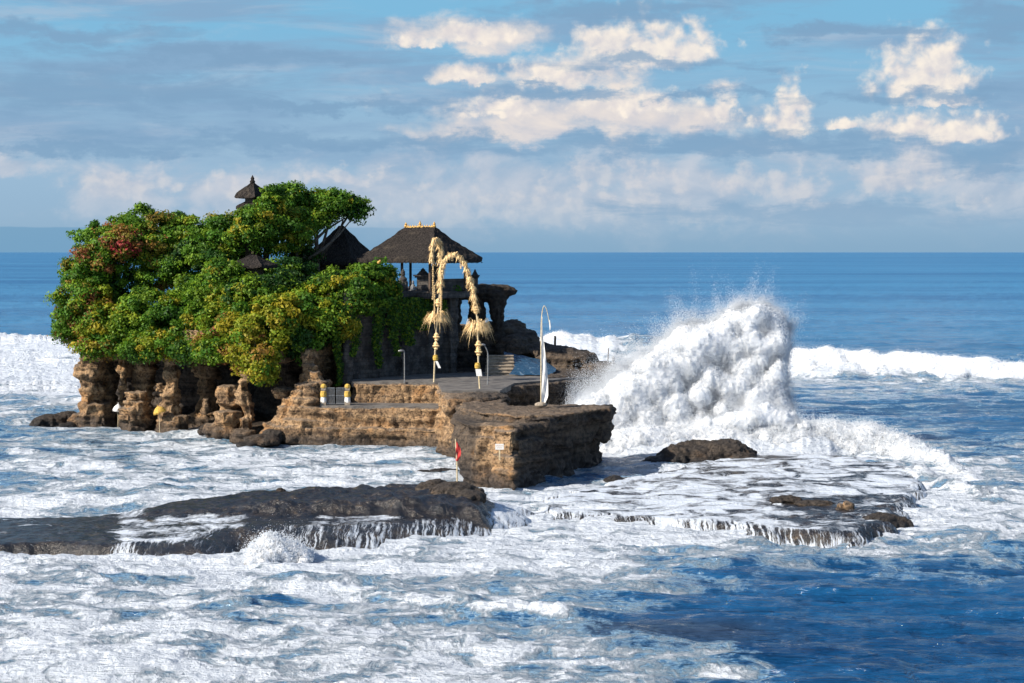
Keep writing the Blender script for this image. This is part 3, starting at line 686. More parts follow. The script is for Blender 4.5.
# front platform
def plat(b):
    b.prism(PL((461, 124.5), (472, 122.6), (512, 121.5), (519, 121), (560, 127), (596, 132.5), (600, 135), (508, 135), (500, 139), (470, 139)), -1.5, 3.0, .99)
    b.prism(PL((456, 127), (468, 123.6), (514, 122.4), (560, 126.4), (607, 132.4), (610, 135), (508, 134), (500, 139), (462, 139)), 2.0, 3.75, 1.02)
    b.prism(PL((462, 131), (480, 127.5), (522, 124.6), (560, 125.4), (607, 131), (615, 134), (560, 134), (508, 133.5), (500, 141), (460, 141)), 3.5, 4.25, 1.005)
    b.prism(PL((493, 121.2), (514, 119.6), (519, 121), (516, 124), (492, 124)), -1.5, 2.05, .97)
    b.prism(PL((492, 122), (512, 120.6), (518, 122), (516, 124), (490, 124)), 1.5, 3.5, .96)
    b.blob(W(604, 412, 133), (.9, 1.6, .35))
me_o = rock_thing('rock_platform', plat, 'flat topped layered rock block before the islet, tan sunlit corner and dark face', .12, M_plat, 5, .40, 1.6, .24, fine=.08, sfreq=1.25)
# low dark rocks
def bl(*specs):
    def f(b):
        for (a, c, D, rx, ry, rz) in specs: b.blob(W(a, c, D), (rx, ry, rz))
    return f
rock_thing('boulder', bl((700, 462, 135, 3.4, 2.2, 1.2), (725, 456, 135, 2.2, 1.8, 1.15), (678, 458, 134.5, 1.6, 1.6, .9), (700, 452, 136, 2.2, 1.6, .85), (742, 460, 134, 1.4, 1.4, .6), (658, 463, 134, 1.2, 1.2, .45)),
           'large dark rounded boulder at the foot of the big splash', .10, M_dark, 11, .34, 1.0, .16, fine=.12)
rock_thing('boulder', bl((50, 424, 163, 1.7, 1.4, .9), (40, 426, 162, .9, 1, .7), (66, 418, 164, 1.3, 1.3, .6), (62, 426, 163, 1.6, 1.3, .5)),
           'low dark boulder at the far left foot of the islet cliff', .1, M_dark, 13, .2, 1.1)
rock_thing('small_rock', bl((630, 482, 124.5, 1.4, .8, .28), (615, 481, 124.5, .7, .7, .4), (655, 480, 125, 1.2, .6, .2)), 'flat dark rock in the channel just right of the rock platform', .08, M_dark, 15, .14, .8)
rock_thing('small_rock', bl((691, 491, 119.5, 1.1, .6, .22),), 'thin dark rock awash on foam below the large dark boulder', .08, M_dark, 17, .14, .8)
rock_thing('small_rock', bl((424, 474, 129, .8, .6, .3), (445, 471, 130, 1.1, .6, .22), (415, 475, 128.6, .45, .5, .28)), 'low dark rock in white surf left of the red flag', .08, M_dark, 19, .12, .8)
rock_thing('small_rock', bl((846, 510, 106.8, .5, .45, .55), (838, 513, 106.5, .4, .4, .3)), 'small brown mossy rock standing on the foamy rock shelf', .06, M_tan, 21, .1, .6)
rock_thing('small_rock', bl((815, 505, 108, 1.3, .7, .35), (786, 500, 109, 1.0, .6, .3)), 'dark ragged rock beside the mossy rock on the shelf', .08, M_dark, 23, .15, .7)
rock_thing('small_rock', bl((881, 522, 103, 1.2, .8, .55), (898, 524, 103, .8, .6, .45)), 'dark wet rock at the right tip of the foamy shelf', .08, M_dark, 25, .15, .7)
rock_thing('small_rock', bl((281, 494, 108.4, .32, .3, .36), (281, 499, 108.4, .45, .4, .3)), 'little upright knob of rock on the crest of the left reef', .05, M_dark, 27, .06, .4)
rock_thing('small_rock', bl((455, 492, 106, 1.5, 1.2, .6), (435, 488, 107, 1.1, 1, .5), (468, 500, 105, 1.1, 1, .6)), 'dark lumpy rock at the right end of the left reef under the red flag', .08, M_dark, 29, .2, .9)
rock_thing('small_rock', bl((262, 441, 145, 1.6, 1.0, .55), (272, 438, 146, 1.0, .9, .7), (248, 445, 144.5, .9, .7, .3)), 'low dark rock in the surf below the islet cave', .09, M_dark, 31, .2, .9)
rock_thing('small_rock', bl((210, 430, 154, 1.0, .8, .5)), 'wet dark rock awash between the two sunlit cave pillars', .09, M_dark, 33, .2, .9)

# ------------------------------------------------------------------ paths and steps
pb = MB(); pb.prism(PL((352, 150.6), (438, 149.8), (442, 141), (500, 141), (514, 149), (560, 153.5), (600, 158), (606, 163), (505, 164), (350, 156)), 4.3, 4.72)
pb.prism(PL((320, 146.9), (352, 146.3), (448, 145.3), (446, 149.0), (356, 149.6), (320, 150.8)), 2.7, 3.13)
tag(pb.build('path', M_path), kind='structure')
t = empty('stone_steps', (X(500, 159), 159, 4.7), 'pale weathered stone steps climbing behind the right bamboo pole', 'steps')
for k in range(6):
    MB().box((0, .42 * k, .13 + .26 * k), (2.5 - .05 * k, .5, .26)).box((0, .42 * k - .28, .225 + .26 * k), (2.56 - .05 * k, .12, .06)).build('step', M_steps, t)

# sheet of sea water running down the rocks right of the steps
gx, gy = np.meshgrid(np.linspace(0, 1, 26), np.linspace(0, 1, 24)); gx = gx.ravel(); gy = gy.ravel()
D_ = 157.6 + 6 * gy; P_ = np.stack([X(509 + 42 * gx + 5 * np.sin(gy * 5), D_), D_, 4.80 + 1.6 * gy ** .8 * (1 - .45 * gx) + .10 * fbm(gx * 5, gy * 5, 2.2, 3)], 1)
i = np.arange(23 * 26).reshape(23, 26)[:, :-1].ravel(); F_ = np.stack([i, i + 1, i + 27, i + 26], 1)
mw, tw, bw = material('running blue water'); Pw = geo(tw).outputs['Position']
nw = tw.noise(tw.scale(Pw, (1.2, .8, 2.4)), 1.6, 7, .7, .6); tw.l.new(tw.mix(tw.ramp(nw, .50, .74), (.016, .06, .12), (.20, .29, .38)), bw.inputs['Base Color']); bw.inputs['Roughness'].default_value = .25; bump(tw, bw, nw, .2)
tag(link('running_water', np_mesh('running_water', P_, F_, mw, 4, True)), 'blue sheet of sea water washing down the dark rocks right of the stone steps', 'water', None, 'stuff')

# ------------------------------------------------------------------ temple walls
def jitter(me, a, sc=1.0):
    n = len(me.vertices); co = np.empty(n * 3, np.float32); me.vertices.foreach_get('co', co); co = co.reshape(-1, 3)
    for k in range(3): co[:, k] += a * fbm(co[:, 0] * sc + 9 * k, co[:, 1] * sc, co[:, 2] * sc, 3)
    me.vertices.foreach_set('co', co.ravel()); me.update()
def stone_body(name, mb, label, cat, voxel=.12, amp=.05, mat=M_stone, parent=None, group=None, relax=1, sc=.8):
    me = rockify(remesh(mb, voxel), amp, sc, amp * .8, 1.6, 4.0, amp * .4, mat, relax)
    o = link(name, me, parent)
    return tag(o, label, cat, group) if label else o
wl = MB(); wl.prism(PL((344, 152.5), (454, 163.5), (450, 180), (344, 180)), 4.3, 11.5)
wl.prism(PL((341, 152.2), (455, 163.2), (450, 180), (341, 180)), 11.4, 11.75)
for a in (347, 375, 403, 431, 452):
    D = 152.3 + (a - 345) / 113 * 11; wl.box((X(a, D), D, 8), (.9, .7, 7.4), R(40))
stone_body('retaining_wall', wl, 'tall dark stone wall carrying the thatched pavilion, hung with vines', 'wall', .16, .10)
ar = MB()
ar.blob(W(450, 291, 167), (1.5, 1.2, .7)); ar.box(W(466, 292, 168), (3.6, 1.8, 1.3)); ar.blob(W(482, 292, 168), (1.6, 1.2, .75)); ar.blob(W(494, 294, 168), (1.4, 1.2, .9))
ar.blob(W(505, 291, 168), (1.15, .9, .5)); ar.blob(W(511, 291, 168), (.62, .6, .28)); ar.blob(W(499, 288, 168), (1.3, 1, .35))
ar.tube([W(476, 296, 168), W(477, 306, 168), W(477, 316, 168), W(477, 334, 168)], [.75, .72, .85, .35], 9)
ar.tube([W(497, 296, 168), W(497, 308, 168), W(498, 320, 168), W(498, 342, 168)], [.95, .72, .55, .62], 9)
ar.box(W(457, 312, 166.5), (.7, 1.2, 3.6)); ar.box(W(478, 330, 168.5), (4.4, 1.2, .7))
stone_body('stone_arch', ar, 'dark eroded stone arch with two openings and a pointed overhanging tip', 'arch', .09, .12, M_dark, sc=1.2)
pp = MB(); pp.prism(PL((433, 161), (472, 165), (474, 166), (433, 162)), 11.7, 12.55); pp.prism(PL((432.5, 160.9), (473, 164.9), (474.5, 166.1), (433, 162.1)), 12.5, 12.7)
tag(pp.build('stone_parapet', M_stone), 'low dark stone parapet at the pavilion edge behind the bamboo arch', 'parapet')
def pillar(px_, pyb, D, hh, w_, label, cat='pillar', group=None):
    p = W(px_, pyb, D); t = empty('stone_pillar', p, label, cat, group)
    MB().box((0, 0, hh * .32), (w_, w_, hh * .64)).box((0, 0, hh * .04), (w_ * 1.25, w_ * 1.25, hh * .08)).build('shaft', M_stone, t)
    MB().box((0, 0, hh * .67), (w_ * 1.35, w_ * 1.35, hh * .06)).box((0, 0, hh * .72), (w_ * 1.6, w_ * 1.6, hh * .05)).box((0, 0, hh * .79), (w_ * 1.1, w_ * 1.1, hh * .10), taper=.6).build('cap', M_stone, t)
    MB().lathe((0, 0, hh * .83), [(w_ * .3, 0), (w_ * .34, hh * .03), (w_ * .18, hh * .07), (w_ * .22, hh * .09), (.02, hh * .17)], 8).build('finial', M_stone, t)
    return t
pillar(475, 293, 166, 2.1, .52, 'dark stone pillar with pointed finial at the right end of the parapet')
pillar(387, 296, 158, 2.1, .8, 'broad dark stone pillar half hidden by leaves under the pavilion')
pillar(423, 295, 161, 2.3, 1.0, 'thick dark gate pillar under the pavilion, left of the bamboo pole')
pillar(434, 295, 162, 3.0, .55, 'tallest slim dark gate pillar under the pavilion eave')
def statue(px_, pyb, D, hh, label, mat=M_stone):
    p = W(px_, pyb, D); t = empty('guardian_statue', p, label, 'statue')
    MB().box((0, 0, hh * .14), (hh * .42, hh * .42, hh * .28), taper=.85).build('plinth', mat, t)
    b = MB(); b.lathe((0, 0, hh * .27), [(hh * .17, 0), (hh * .19, hh * .12), (hh * .13, hh * .26), (hh * .16, hh * .34), (hh * .07, hh * .42), (.02, hh * .44)], 9)
    b.blob((0, 0, hh * .78), (hh * .085, hh * .09, hh * .1)); b.blob((hh * .13, -hh * .06, hh * .42), (hh * .06, hh * .1, hh * .13)); b.blob((-hh * .13, -hh * .06, hh * .42), (hh * .06, hh * .1, hh * .13))
    b.blob((-hh * .1, -hh * .13, hh * .32), (hh * .09, hh * .09, hh * .07)); b.blob((hh * .1, -hh * .13, hh * .32), (hh * .09, hh * .09, hh * .07))
    b.lathe((0, 0, hh * .84), [(hh * .07, 0), (hh * .09, hh * .02), (hh * .04, hh * .09), (.01, hh * .16)], 8)
    me = remesh(b, hh * .028); me.materials.clear(); me.materials.append(mat); jitter(me, .02, 3); link('figure', me, t); return t
statue(403, 296, 159.5, 2.35, 'dark stone guardian statue beside a pavilion post')
statue(413, 294, 160.5, 1.2, 'small pale capped stone offering figure between the gate pillars', M_white_rock)
statue(613.5, 376, 161, 1.75, 'grey stone figure sitting at the right end of the rock terrace above the splash', M_white_rock)
MB().tube([W(608, 376, 160.5), W(608, 362, 160.5), W(608.4, 348, 160.5)], [.06, .055, .045], 7).build('post', M_wood)
tag(bpy.data.objects['post'], 'thin dark wooden post beside the grey stone figure on the terrace end', 'post')
o = MB().tube([W(555, 352, 166), W(555, 344, 166), W(555.2, 336, 166)], [.10, .10, .09], 8).build('post', M_wood)
tag(o, 'short thick brown post on the dark rise right of the white flag', 'post')

# ------------------------------------------------------------------ thatched roofs
def roof_mesh(a, b, rl, z0, z1, thick=.35, nseg=14, concave=1.12, jit=.05):
    rings = []; per = []
    N = 24
    for k in range(N): per.append((-1 + 2 * k / N, -1))
    for k in range(N): per.append((1, -1 + 2 * k / N))
    for k in range(N): per.append((1 - 2 * k / N, 1))
    for k in range(N): per.append((-1, 1 - 2 * k / N))
    M = len(per); vs = []; fs = []
    prof = [(-.12, -thick), (-.0, -thick * 1.05), (0.0, -.08), (.02, 0)] + [((i + 1) / nseg, None) for i in range(nseg)]
    for j, (t, zo) in enumerate(prof):
        inset = max(t, 0)
        if j == 0: ka, kb = a * .72, b * .72
        else: ka = a + (rl - a) * inset; kb = b + (.05 - b) * inset
        z_ = z0 + zo if zo is not None else z0 + (z1 - z0) * (t ** concave)
        for sx, sy in per:
            r_ = random.gauss(0, jit)
            sag = .06 * (abs(sx) ** 6 * abs(sy) ** 6) * (1 - inset)
            vs.append((sx * ka + r_ * .5, sy * kb + r_ * .5, z_ + random.gauss(0, jit * .6) + sag * 2 * (1 if j > 0 else 0)))
    for j in range(len(prof) - 1):
        for k in range(M):
            k2 = (k + 1) % M; fs.append((j * M + k, j * M + k2, (j + 1) * M + k2, (j + 1) * M + k))
    mb = MB(); mb.add(vs, fs + [tuple(range(M))[::-1], tuple((len(prof) - 1) * M + k for k in range(M))]); return mb
def fringe(mb, a, b, z, n=260, l=.16):
    for k in range(n):
        s_ = random.random() * 4; q = s_ % 1 * 2 - 1; sx, sy = ((q, -1), (1, q), (q, 1), (-1, q))[int(s_)]
        x_, y_ = sx * a, sy * b; dx_, dy_ = (.05, 0) if abs(sy) == 1 else (0, .05); ll = l * random.uniform(.3, 1)
        mb.add([(x_ - dx_, y_ - dy_, z), (x_ + dx_, y_ + dy_, z), (x_ + random.uniform(-.04, .04), y_, z - ll)], [(0, 1, 2)])
PV = W(420, 295, 163); RZ = R(-33)
pv = empty('thatched_pavilion', PV, 'open pavilion with dark thatched hip roof and gilded ridge above the dark wall', 'pavilion', None, RZ)
zb = PV.z
rm = roof_mesh(4.0, 3.7, 1.5, 14.45 - zb, 17.15 - zb, .34); fringe(rm, 3.98, 3.68, 14.14 - zb)
rf = rm.build('roof', M_thatch, pv)
cr = MB()
for k in range(13):
    q = -1.5 + 3.0 * k / 12; cr.lathe((q, 0, 17.12 - zb), [(.08, 0), (.09, .07), (.05, .13), (.02, .2 + .04 * (k % 2))], 7)
cr.box((0, 0, 17.15 - zb), (3.1, .16, .1))
for q, hh in ((-1.5, .48), (0, .62), (1.5, .52)): cr.lathe((q, 0, 17.1 - zb), [(.11, 0), (.17, .1), (.10, .22), (.13, .3), (.05, hh * .8), (.01, hh)], 9)
cr.build('ridge_crest', M_gold, rf)
for sx in (-2.9, 0, 2.9):
    for sy in (-2.6, 2.6):
        MB().box((sx, sy, (14.4 - zb) / 2 + .1), (.17, .17, 14.4 - zb)).box((sx, sy, .2), (.4, .4, .4), taper=.7).build('post', M_wood, pv)
MB().box((0, 0, 14.18 - zb), (6.2, 5.6, .16)).build('ceiling_frame', M_wood, pv)
MB().box((0, 0, .05), (6.8, 6.2, .5)).build('floor', M_stone, pv)
# darker hall behind the spreading tree
HV = W(341, 292, 168); hl = empty('thatched_hall', HV, 'shaded thatched hall with a peaked roof left of the pavilion', 'hall', None, R(-25)); zb = HV.z
rm = roof_mesh(2.7, 2.6, .2, 14.2 - zb, 17.3 - zb, .3); fringe(rm, 2.7, 2.6, 13.9 - zb, 160); rm.build('roof', M_thatch, hl)
MB().box((0, .3, 1.0), (3.6, 3.4, 2.8)).build('wall', M_stone, hl)
for sx in (-2.0, 2.0): MB().box((sx, -2.0, 1.2), (.16, .16, 2.8)).build('post', M_wood, hl)
# small shrine within the leaves
SV = W(253, 300, 155); sh = empty('small_shrine', SV, 'little shrine with a low dark thatched roof among the leaves', 'shrine', None, R(-20)); zb = SV.z
rm = roof_mesh(1.5, 1.4, .3, 13.9 - zb, 14.75 - zb, .2, jit=.03); rm.build('roof', M_thatch, sh)
MB().box((0, 0, 1.2), (1.3, 1.2, 3.0)).build('body', M_wood, sh); MB().box((0, 0, -1), (1.9, 1.8, 2.2)).build('base', M_stone, sh)
# meru tower
MV = W(252.5, 260, 161.5); mt = empty('shrine_tower', MV, 'tiered shrine tower with black thatched roofs rising above the tallest tree', 'tower', None, R(-30)); zb = MV.z
for (zz, a_, hh) in ((18.75, 1.02, .75), (19.7, 1.08, 1.2)):
    roof_mesh(a_, a_, .12, zz - zb, zz + hh - zb, .14, nseg=8, concave=.85, jit=.025).build('roof_tier', M_thatch, mt)
MB().box((0, 0, (19.6 - zb) / 2 - 1), (.9, .9, 19.6 - zb + 2)).build('body', M_wood, mt)
MB().lathe((0, 0, 20.85 - zb), [(.2, 0), (.24, .15), (.13, .3), (.17, .4), (.05, .62), (.01, .7)], 8).build('finial', M_thatch, mt)

# ------------------------------------------------------------------ foliage
def leaves(cent, nrm, size, colr, up=.25):
    n = len(cent); r = rng.normal(size=(n, 3)) * .75 + nrm; r[:, 2] += up; r /= np.linalg.norm(r, axis=1)[:, None]
    a = np.cross(r, rng.normal(size=(n, 3))); a /= np.linalg.norm(a, axis=1)[:, None]; b = np.cross(r, a)
    sz = size[:, None]; bend = r * sz * .22
    v = np.stack([cent - a * sz, cent - b * sz * .55 + bend, cent + a * sz, cent + b * sz * .55 + bend], 1).reshape(-1, 3)
    f = np.arange(n * 4).reshape(n, 4); return v, f, np.repeat(colr, 4, 0)
def leaf_object(name, V_, F_, C_, parent=None):
    me = np_mesh(name, V_, F_, M_leaf, 4)
    at = me.attributes.new('leafcol', 'FLOAT_COLOR', 'POINT'); c4 = np.concatenate([C_, np.ones((len(C_), 1))], 1).astype(np.float32); at.data.foreach_set('color', c4.ravel())
    return link(name, me, parent)
GR = [(.055, .145, .013), (.095, .205, .017), (.16, .27, .02)]; YG = [(.21, .27, .018), (.30, .31, .022), (.34, .29, .022)]
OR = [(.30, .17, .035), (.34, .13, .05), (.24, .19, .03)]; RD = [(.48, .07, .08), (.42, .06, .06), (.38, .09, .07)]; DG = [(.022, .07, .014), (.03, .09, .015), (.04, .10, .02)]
def foliage(ells, dens=1.25, leaf=(.09, .185)):
    """ells: (px, py, rx px, ry px, D, palette mix {list: weight})"""
    Vs, Fs, Cs = [], [], []; off = 0; centres = []
    for (a, b_, rx, ry, D, pal) in ells:
        c = np.array(W(a, b_, D)); k = D / F; ax, az = rx * k, ry * k; ay = (ax + az) / 2 * .95; centres.append((c, (ax, ay, az)))
        n = int(15 * dens * (ax * az + ay * az + ax * ay) / 3 + 12)
        dd = rng.normal(size=(n, 3)); dd /= np.linalg.norm(dd, axis=1)[:, None]
        rad = np.where(rng.random(n) < .8, rng.uniform(.80, 1.06, n), rng.uniform(.3, .75, n))
        # lobes: pull some directions in, leaving gaps
        lob = fbm(dd[:, 0] * 2.2 + c[0], dd[:, 1] * 2.2 + c[1], dd[:, 2] * 2.2 + c[2], 2)
        rad = rad * (1 + .42 * lob)
        sc_ = c + dd * rad[:, None] * np.array([ax, ay, az]); sr = rng.uniform(.25, .85, n)
        pw = np.array([p[1] for p in pal], float); pw /= pw.sum()
        for i in range(n):
            m_ = int(50 + 190 * sr[i] ** 2); q = rng.normal(size=(m_, 3)); q /= np.linalg.norm(q, axis=1)[:, None]
            q[:, 2] = np.abs(q[:, 2]) * np.where(rng.random(m_) < .75, 1, -1)
            P_ = sc_[i] + q * sr[i] * rng.uniform(.45, 1.22, m_)[:, None] * np.array([1, 1, .75])
            nm = q * .8 + dd[i] * .5
            pi = rng.choice(len(pal), p=pw); base_ = np.array(pal[pi][0][rng.integers(3)]) * rng.uniform(.75, 1.2)
            cc = base_[None] * rng.uniform(.7, 1.35, (m_, 1))
            mixm = rng.random(m_) < .15
            if mixm.any(): cc[mixm] = np.array(pal[rng.choice(len(pal), p=pw)][0][rng.integers(3)])
            v, f, c_ = leaves(P_, nm, rng.uniform(leaf[0], leaf[1], m_), cc); Vs.append(v); Fs.append(f + off); Cs.append(c_); off += len(v)
    return np.concatenate(Vs), np.concatenate(Fs), np.concatenate(Cs), centres
def tree(name, base, ells, label, cat='tree', group=None, trunk=.32, lean=None, dens=1.25, extra=()):
    base = Vector(base); root = empty(name, base, label, cat, group)
    V_, F_, C_, cen = foliage(ells, dens); V_ = V_ - np.array(base)
    tk = MB(); mean = Vector(np.mean([c for c, _ in cen], 0)) - base; fork = mean * .45
    tk.tube([(0, 0, -.8), (0.1, 0, 0), fork * .5 + Vector((.2, .1, 0)), fork], [trunk * 1.3, trunk, trunk * .85, trunk * .7], 8)
    for c, r_ in cen:
        tip = Vector(c) - base; mid = (fork + tip) / 2 + Vector((random.uniform(-.4, .4), random.uniform(-.4, .4), .3))
        tk.tube([fork * .9, mid, tip], [trunk * .6, trunk * .4, trunk * .2], 6)
        for _ in range(5):
            q = Vector(rng.normal(size=3)).normalized(); e = tip + Vector((q.x * r_[0], q.y * r_[1], q.z * r_[2])) * .9
            tk.tube([mid.lerp(tip, random.random()), (tip + e) / 2 + Vector((0, 0, .1)), e], [trunk * .22, trunk * .13, .02], 5)
    for pts, r0 in extra:
        tk.tube([Vector(p) - base for p in pts], [r0 * (1 - .8 * i / (len(pts) - 1)) for i in range(len(pts))], 6)
    tk.build('trunk', M_bark, root, True); leaf_object('crown', V_, F_, C_, root); return root
tree('flowering_tree', W(118, 330, 166), [(112, 248, 34, 26, 164, [(GR, 6), (OR, 1.2), (RD, .2)]), (124, 243, 20, 11, 161, [(RD, 3), (OR, 2), (GR, 3)]), (100, 262, 22, 18, 162, [(OR, 1.5), (GR, 6)]), (146, 228, 26, 20, 165, [(GR, 5), (OR, .7)]), (90, 275, 26, 20, 164, [(GR, 5), (OR, 1), (YG, 1)])],
     'large tree at the far left with red blossom across its upper crown')
tree('leafy_tree', W(100, 350, 164), [(88, 308, 34, 30, 163, [(GR, 6), (OR, 1.3), (YG, 2)]), (112, 326, 32, 22, 161, [(YG, 3), (OR, 1), (GR, 5)]), (74, 322, 20, 18, 163, [(GR, 4), (OR, 2)]), (100, 347, 22, 9, 159.5, [(YG, 2), (GR, 4), (OR, 1)]), (130, 300, 24, 26, 164, [(DG, 2), (GR, 2)])],
     'low rust and green tree overhanging the left cliff edge')
tree('leafy_tree', W(190, 345, 163), [(185, 245, 30, 26, 165, [(GR, 5), (YG, .8)]), (160, 262, 26, 26, 163, [(GR, 5), (OR, 1), (YG, .6)]), (205, 268, 34, 30, 162, [(GR, 5), (DG, 2)]), (180, 225, 18, 10, 167, [(GR, 3), (DG, 2)])],
     'mid green rounded tree between the blossom tree and the shrine tower')
tree('leafy_tree', W(165, 352, 160), [(150, 318, 30, 28, 159, [(GR, 5), (YG, 1.2)]), (180, 325, 28, 26, 158, [(GR, 4), (YG, 1), (DG, 2)]), (160, 346, 30, 11, 156.5, [(YG, 2), (GR, 4)]), (140, 352, 18, 7, 157, [(DG, 2), (GR, 4)]), (188, 352, 16, 8, 155, [(DG, 2), (GR, 4)]), (195, 345, 22, 12, 157, [(GR, 4), (YG, 1)]), (196, 300, 24, 22, 160, [(DG, 3), (GR, 3)])],
     'dense green tree hanging over the cave and its pale middle pillar')
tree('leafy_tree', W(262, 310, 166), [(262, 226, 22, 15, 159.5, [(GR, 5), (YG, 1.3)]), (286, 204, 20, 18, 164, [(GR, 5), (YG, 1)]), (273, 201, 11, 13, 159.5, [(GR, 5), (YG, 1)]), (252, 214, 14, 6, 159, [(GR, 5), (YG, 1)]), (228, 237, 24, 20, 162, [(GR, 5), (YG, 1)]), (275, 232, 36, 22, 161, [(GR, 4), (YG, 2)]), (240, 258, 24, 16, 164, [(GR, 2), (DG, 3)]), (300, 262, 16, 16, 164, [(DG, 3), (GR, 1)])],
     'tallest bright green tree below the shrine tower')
tree('spreading_tree', W(312, 300, 165), [(330, 203, 26, 12, 165, [(GR, 6), (YG, .6)]), (352, 208, 16, 11, 165, [(GR, 5), (DG, 2)]), (308, 205, 18, 13, 165, [(GR, 5), (YG, 1)]), (310, 222, 22, 9, 164, [(GR, 5), (YG, 2)])],
     'tree with bare forking limbs and a flat crown reaching over the shaded hall', trunk=.26,
     extra=[([W(306, 290, 163), W(302, 262, 163), W(310, 245, 163.5), W(326, 230, 164), W(345, 218, 165)], .26), ([W(303, 262, 163), W(322, 250, 163), W(338, 236, 164), W(356, 214, 165)], .17),
            ([W(300, 275, 163), W(296, 250, 163), W(300, 235, 163.5)], .2), ([W(312, 245, 163), W(306, 232, 163.5), W(300, 215, 164)], .13)])
tree('leafy_tree', W(268, 350, 151), [(262, 330, 34, 24, 150, [(YG, 5), (GR, 3)]), (285, 318, 34, 22, 151, [(YG, 4), (GR, 3)]), (255, 352, 24, 18, 148.5, [(YG, 5), (GR, 2), (OR, 1)]), (262, 370, 12, 12, 148, [(YG, 5), (GR, 1)]), (228, 326, 26, 24, 153, [(GR, 3), (YG, 2), (OR, 1)]), (218, 350, 24, 12, 151.5, [(YG, 2), (GR, 3), (OR, 1)])],
     'sunny yellow green tree drooping over the right cave pillar')
tree('leafy_tree', W(330, 330, 154), [(318, 308, 30, 24, 153, [(GR, 4), (YG, 2)]), (345, 296, 30, 22, 154, [(GR, 4), (YG, 1), (DG, 1)]), (368, 282, 20, 18, 156, [(GR, 4), (DG, 1)]), (330, 325, 26, 14, 152, [(YG, 3), (GR, 3)]), (300, 340, 22, 18, 151, [(DG, 4), (GR, 2)])],
     'green shrubby tree spilling down left of the pavilion wall')
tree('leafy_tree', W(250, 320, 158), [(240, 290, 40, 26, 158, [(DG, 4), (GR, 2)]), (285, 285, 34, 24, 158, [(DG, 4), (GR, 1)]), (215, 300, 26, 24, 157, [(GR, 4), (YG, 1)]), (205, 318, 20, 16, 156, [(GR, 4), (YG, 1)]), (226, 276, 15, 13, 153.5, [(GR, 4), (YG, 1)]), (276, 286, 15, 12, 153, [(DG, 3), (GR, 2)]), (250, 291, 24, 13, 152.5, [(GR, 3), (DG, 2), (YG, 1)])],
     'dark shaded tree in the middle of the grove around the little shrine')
def bush(ells, label, dens=1.3):
    V_, F_, C_, cen = foliage(ells, dens, (.10, .19)); base = np.mean([c for c, _ in cen], 0); root = empty('bush', base, label, 'bush')
    tk = MB()
    for c, r_ in cen: tk.tube([(0, 0, -.7), Vector(c - base) * .5, Vector(c - base)], [.08, .06, .02], 5)
    tk.build('stem', M_bark, root); leaf_object('crown', V_ - base, F_, C_, root)
bush([(383, 281, 12, 13, 157, [(GR, 4), (YG, .5)]), (372, 300, 16, 12, 155, [(GR, 4), (DG, 2)]), (390, 294, 8, 7, 157.5, [(GR, 3)])], 'dark green bush with an orange bloom under the left pavilion eave')
bush([(452, 290, 5, 3, 164, [(GR, 3)])], 'tiny green bush on the parapet beside the bamboo arch')
o = MB().blob(W(379, 262.5, 156), (.16, .16, .14)).blob(W(380, 261, 155.9), (.10, .1, .1)).build('flower', M_gold); tag(o, 'single orange bloom at the top of the dark green bush', 'flower')
# hanging vines on the wall
for n_, (a, y0_, y1_, wd, lb) in enumerate([(378, 300, 368, 4, 'leftmost long vine on the dark pavilion wall'), (396, 303, 356, 4, 'second vine from the left on the dark pavilion wall'), (409, 298, 345, 6.5, 'broad vine curtain in the middle of the pavilion wall'),
        (424, 298, 330, 7, 'short wide vine just left of the front bamboo pole'), (355, 318, 356, 3.5, 'vine beside the sunlit rock spur on the wall'), (339, 330, 385, 3.0, 'thin vine trailing down to the metal gate'), (443, 300, 318, 4, 'short vine behind the tassel of the bamboo pole'), (391, 298, 325, 5, 'short tufted vine beneath the bush')]):
    D = 152.0 + max(0, a - 345) / 113 * 11 - .3; wd *= 1.35; n = int((y1_ - y0_) * wd * 4.2)
    yy_ = y0_ + (y1_ - y0_) * rng.random(n) ** 1.25; xx_ = a + rng.normal(size=n) * wd * .5 * (1.1 - .6 * (yy_ - y0_) / (y1_ - y0_)) + 1.5 * np.sin(yy_ / 7 + n_)
    P_ = np.stack([(xx_ - 512) / F * D, D + (xx_ - a) / 113 * 11 + rng.normal(size=n) * .12 - .15, H - (yy_ - HY) / F * D], 1)
    cc = np.array([(GR + YG[:1] + DG)[q] for q in rng.integers(0, 7, n)]) * rng.uniform(.7, 1.2, (n, 1))
    v, f, c_ = leaves(P_, np.tile(np.array([.3, -.8, .2]), (n, 1)), rng.uniform(.09, .18, n), cc)
    tag(leaf_object('hanging_vine', v, f, c_), 'green ' + lb, 'vine', 'vines hanging on the temple wall')

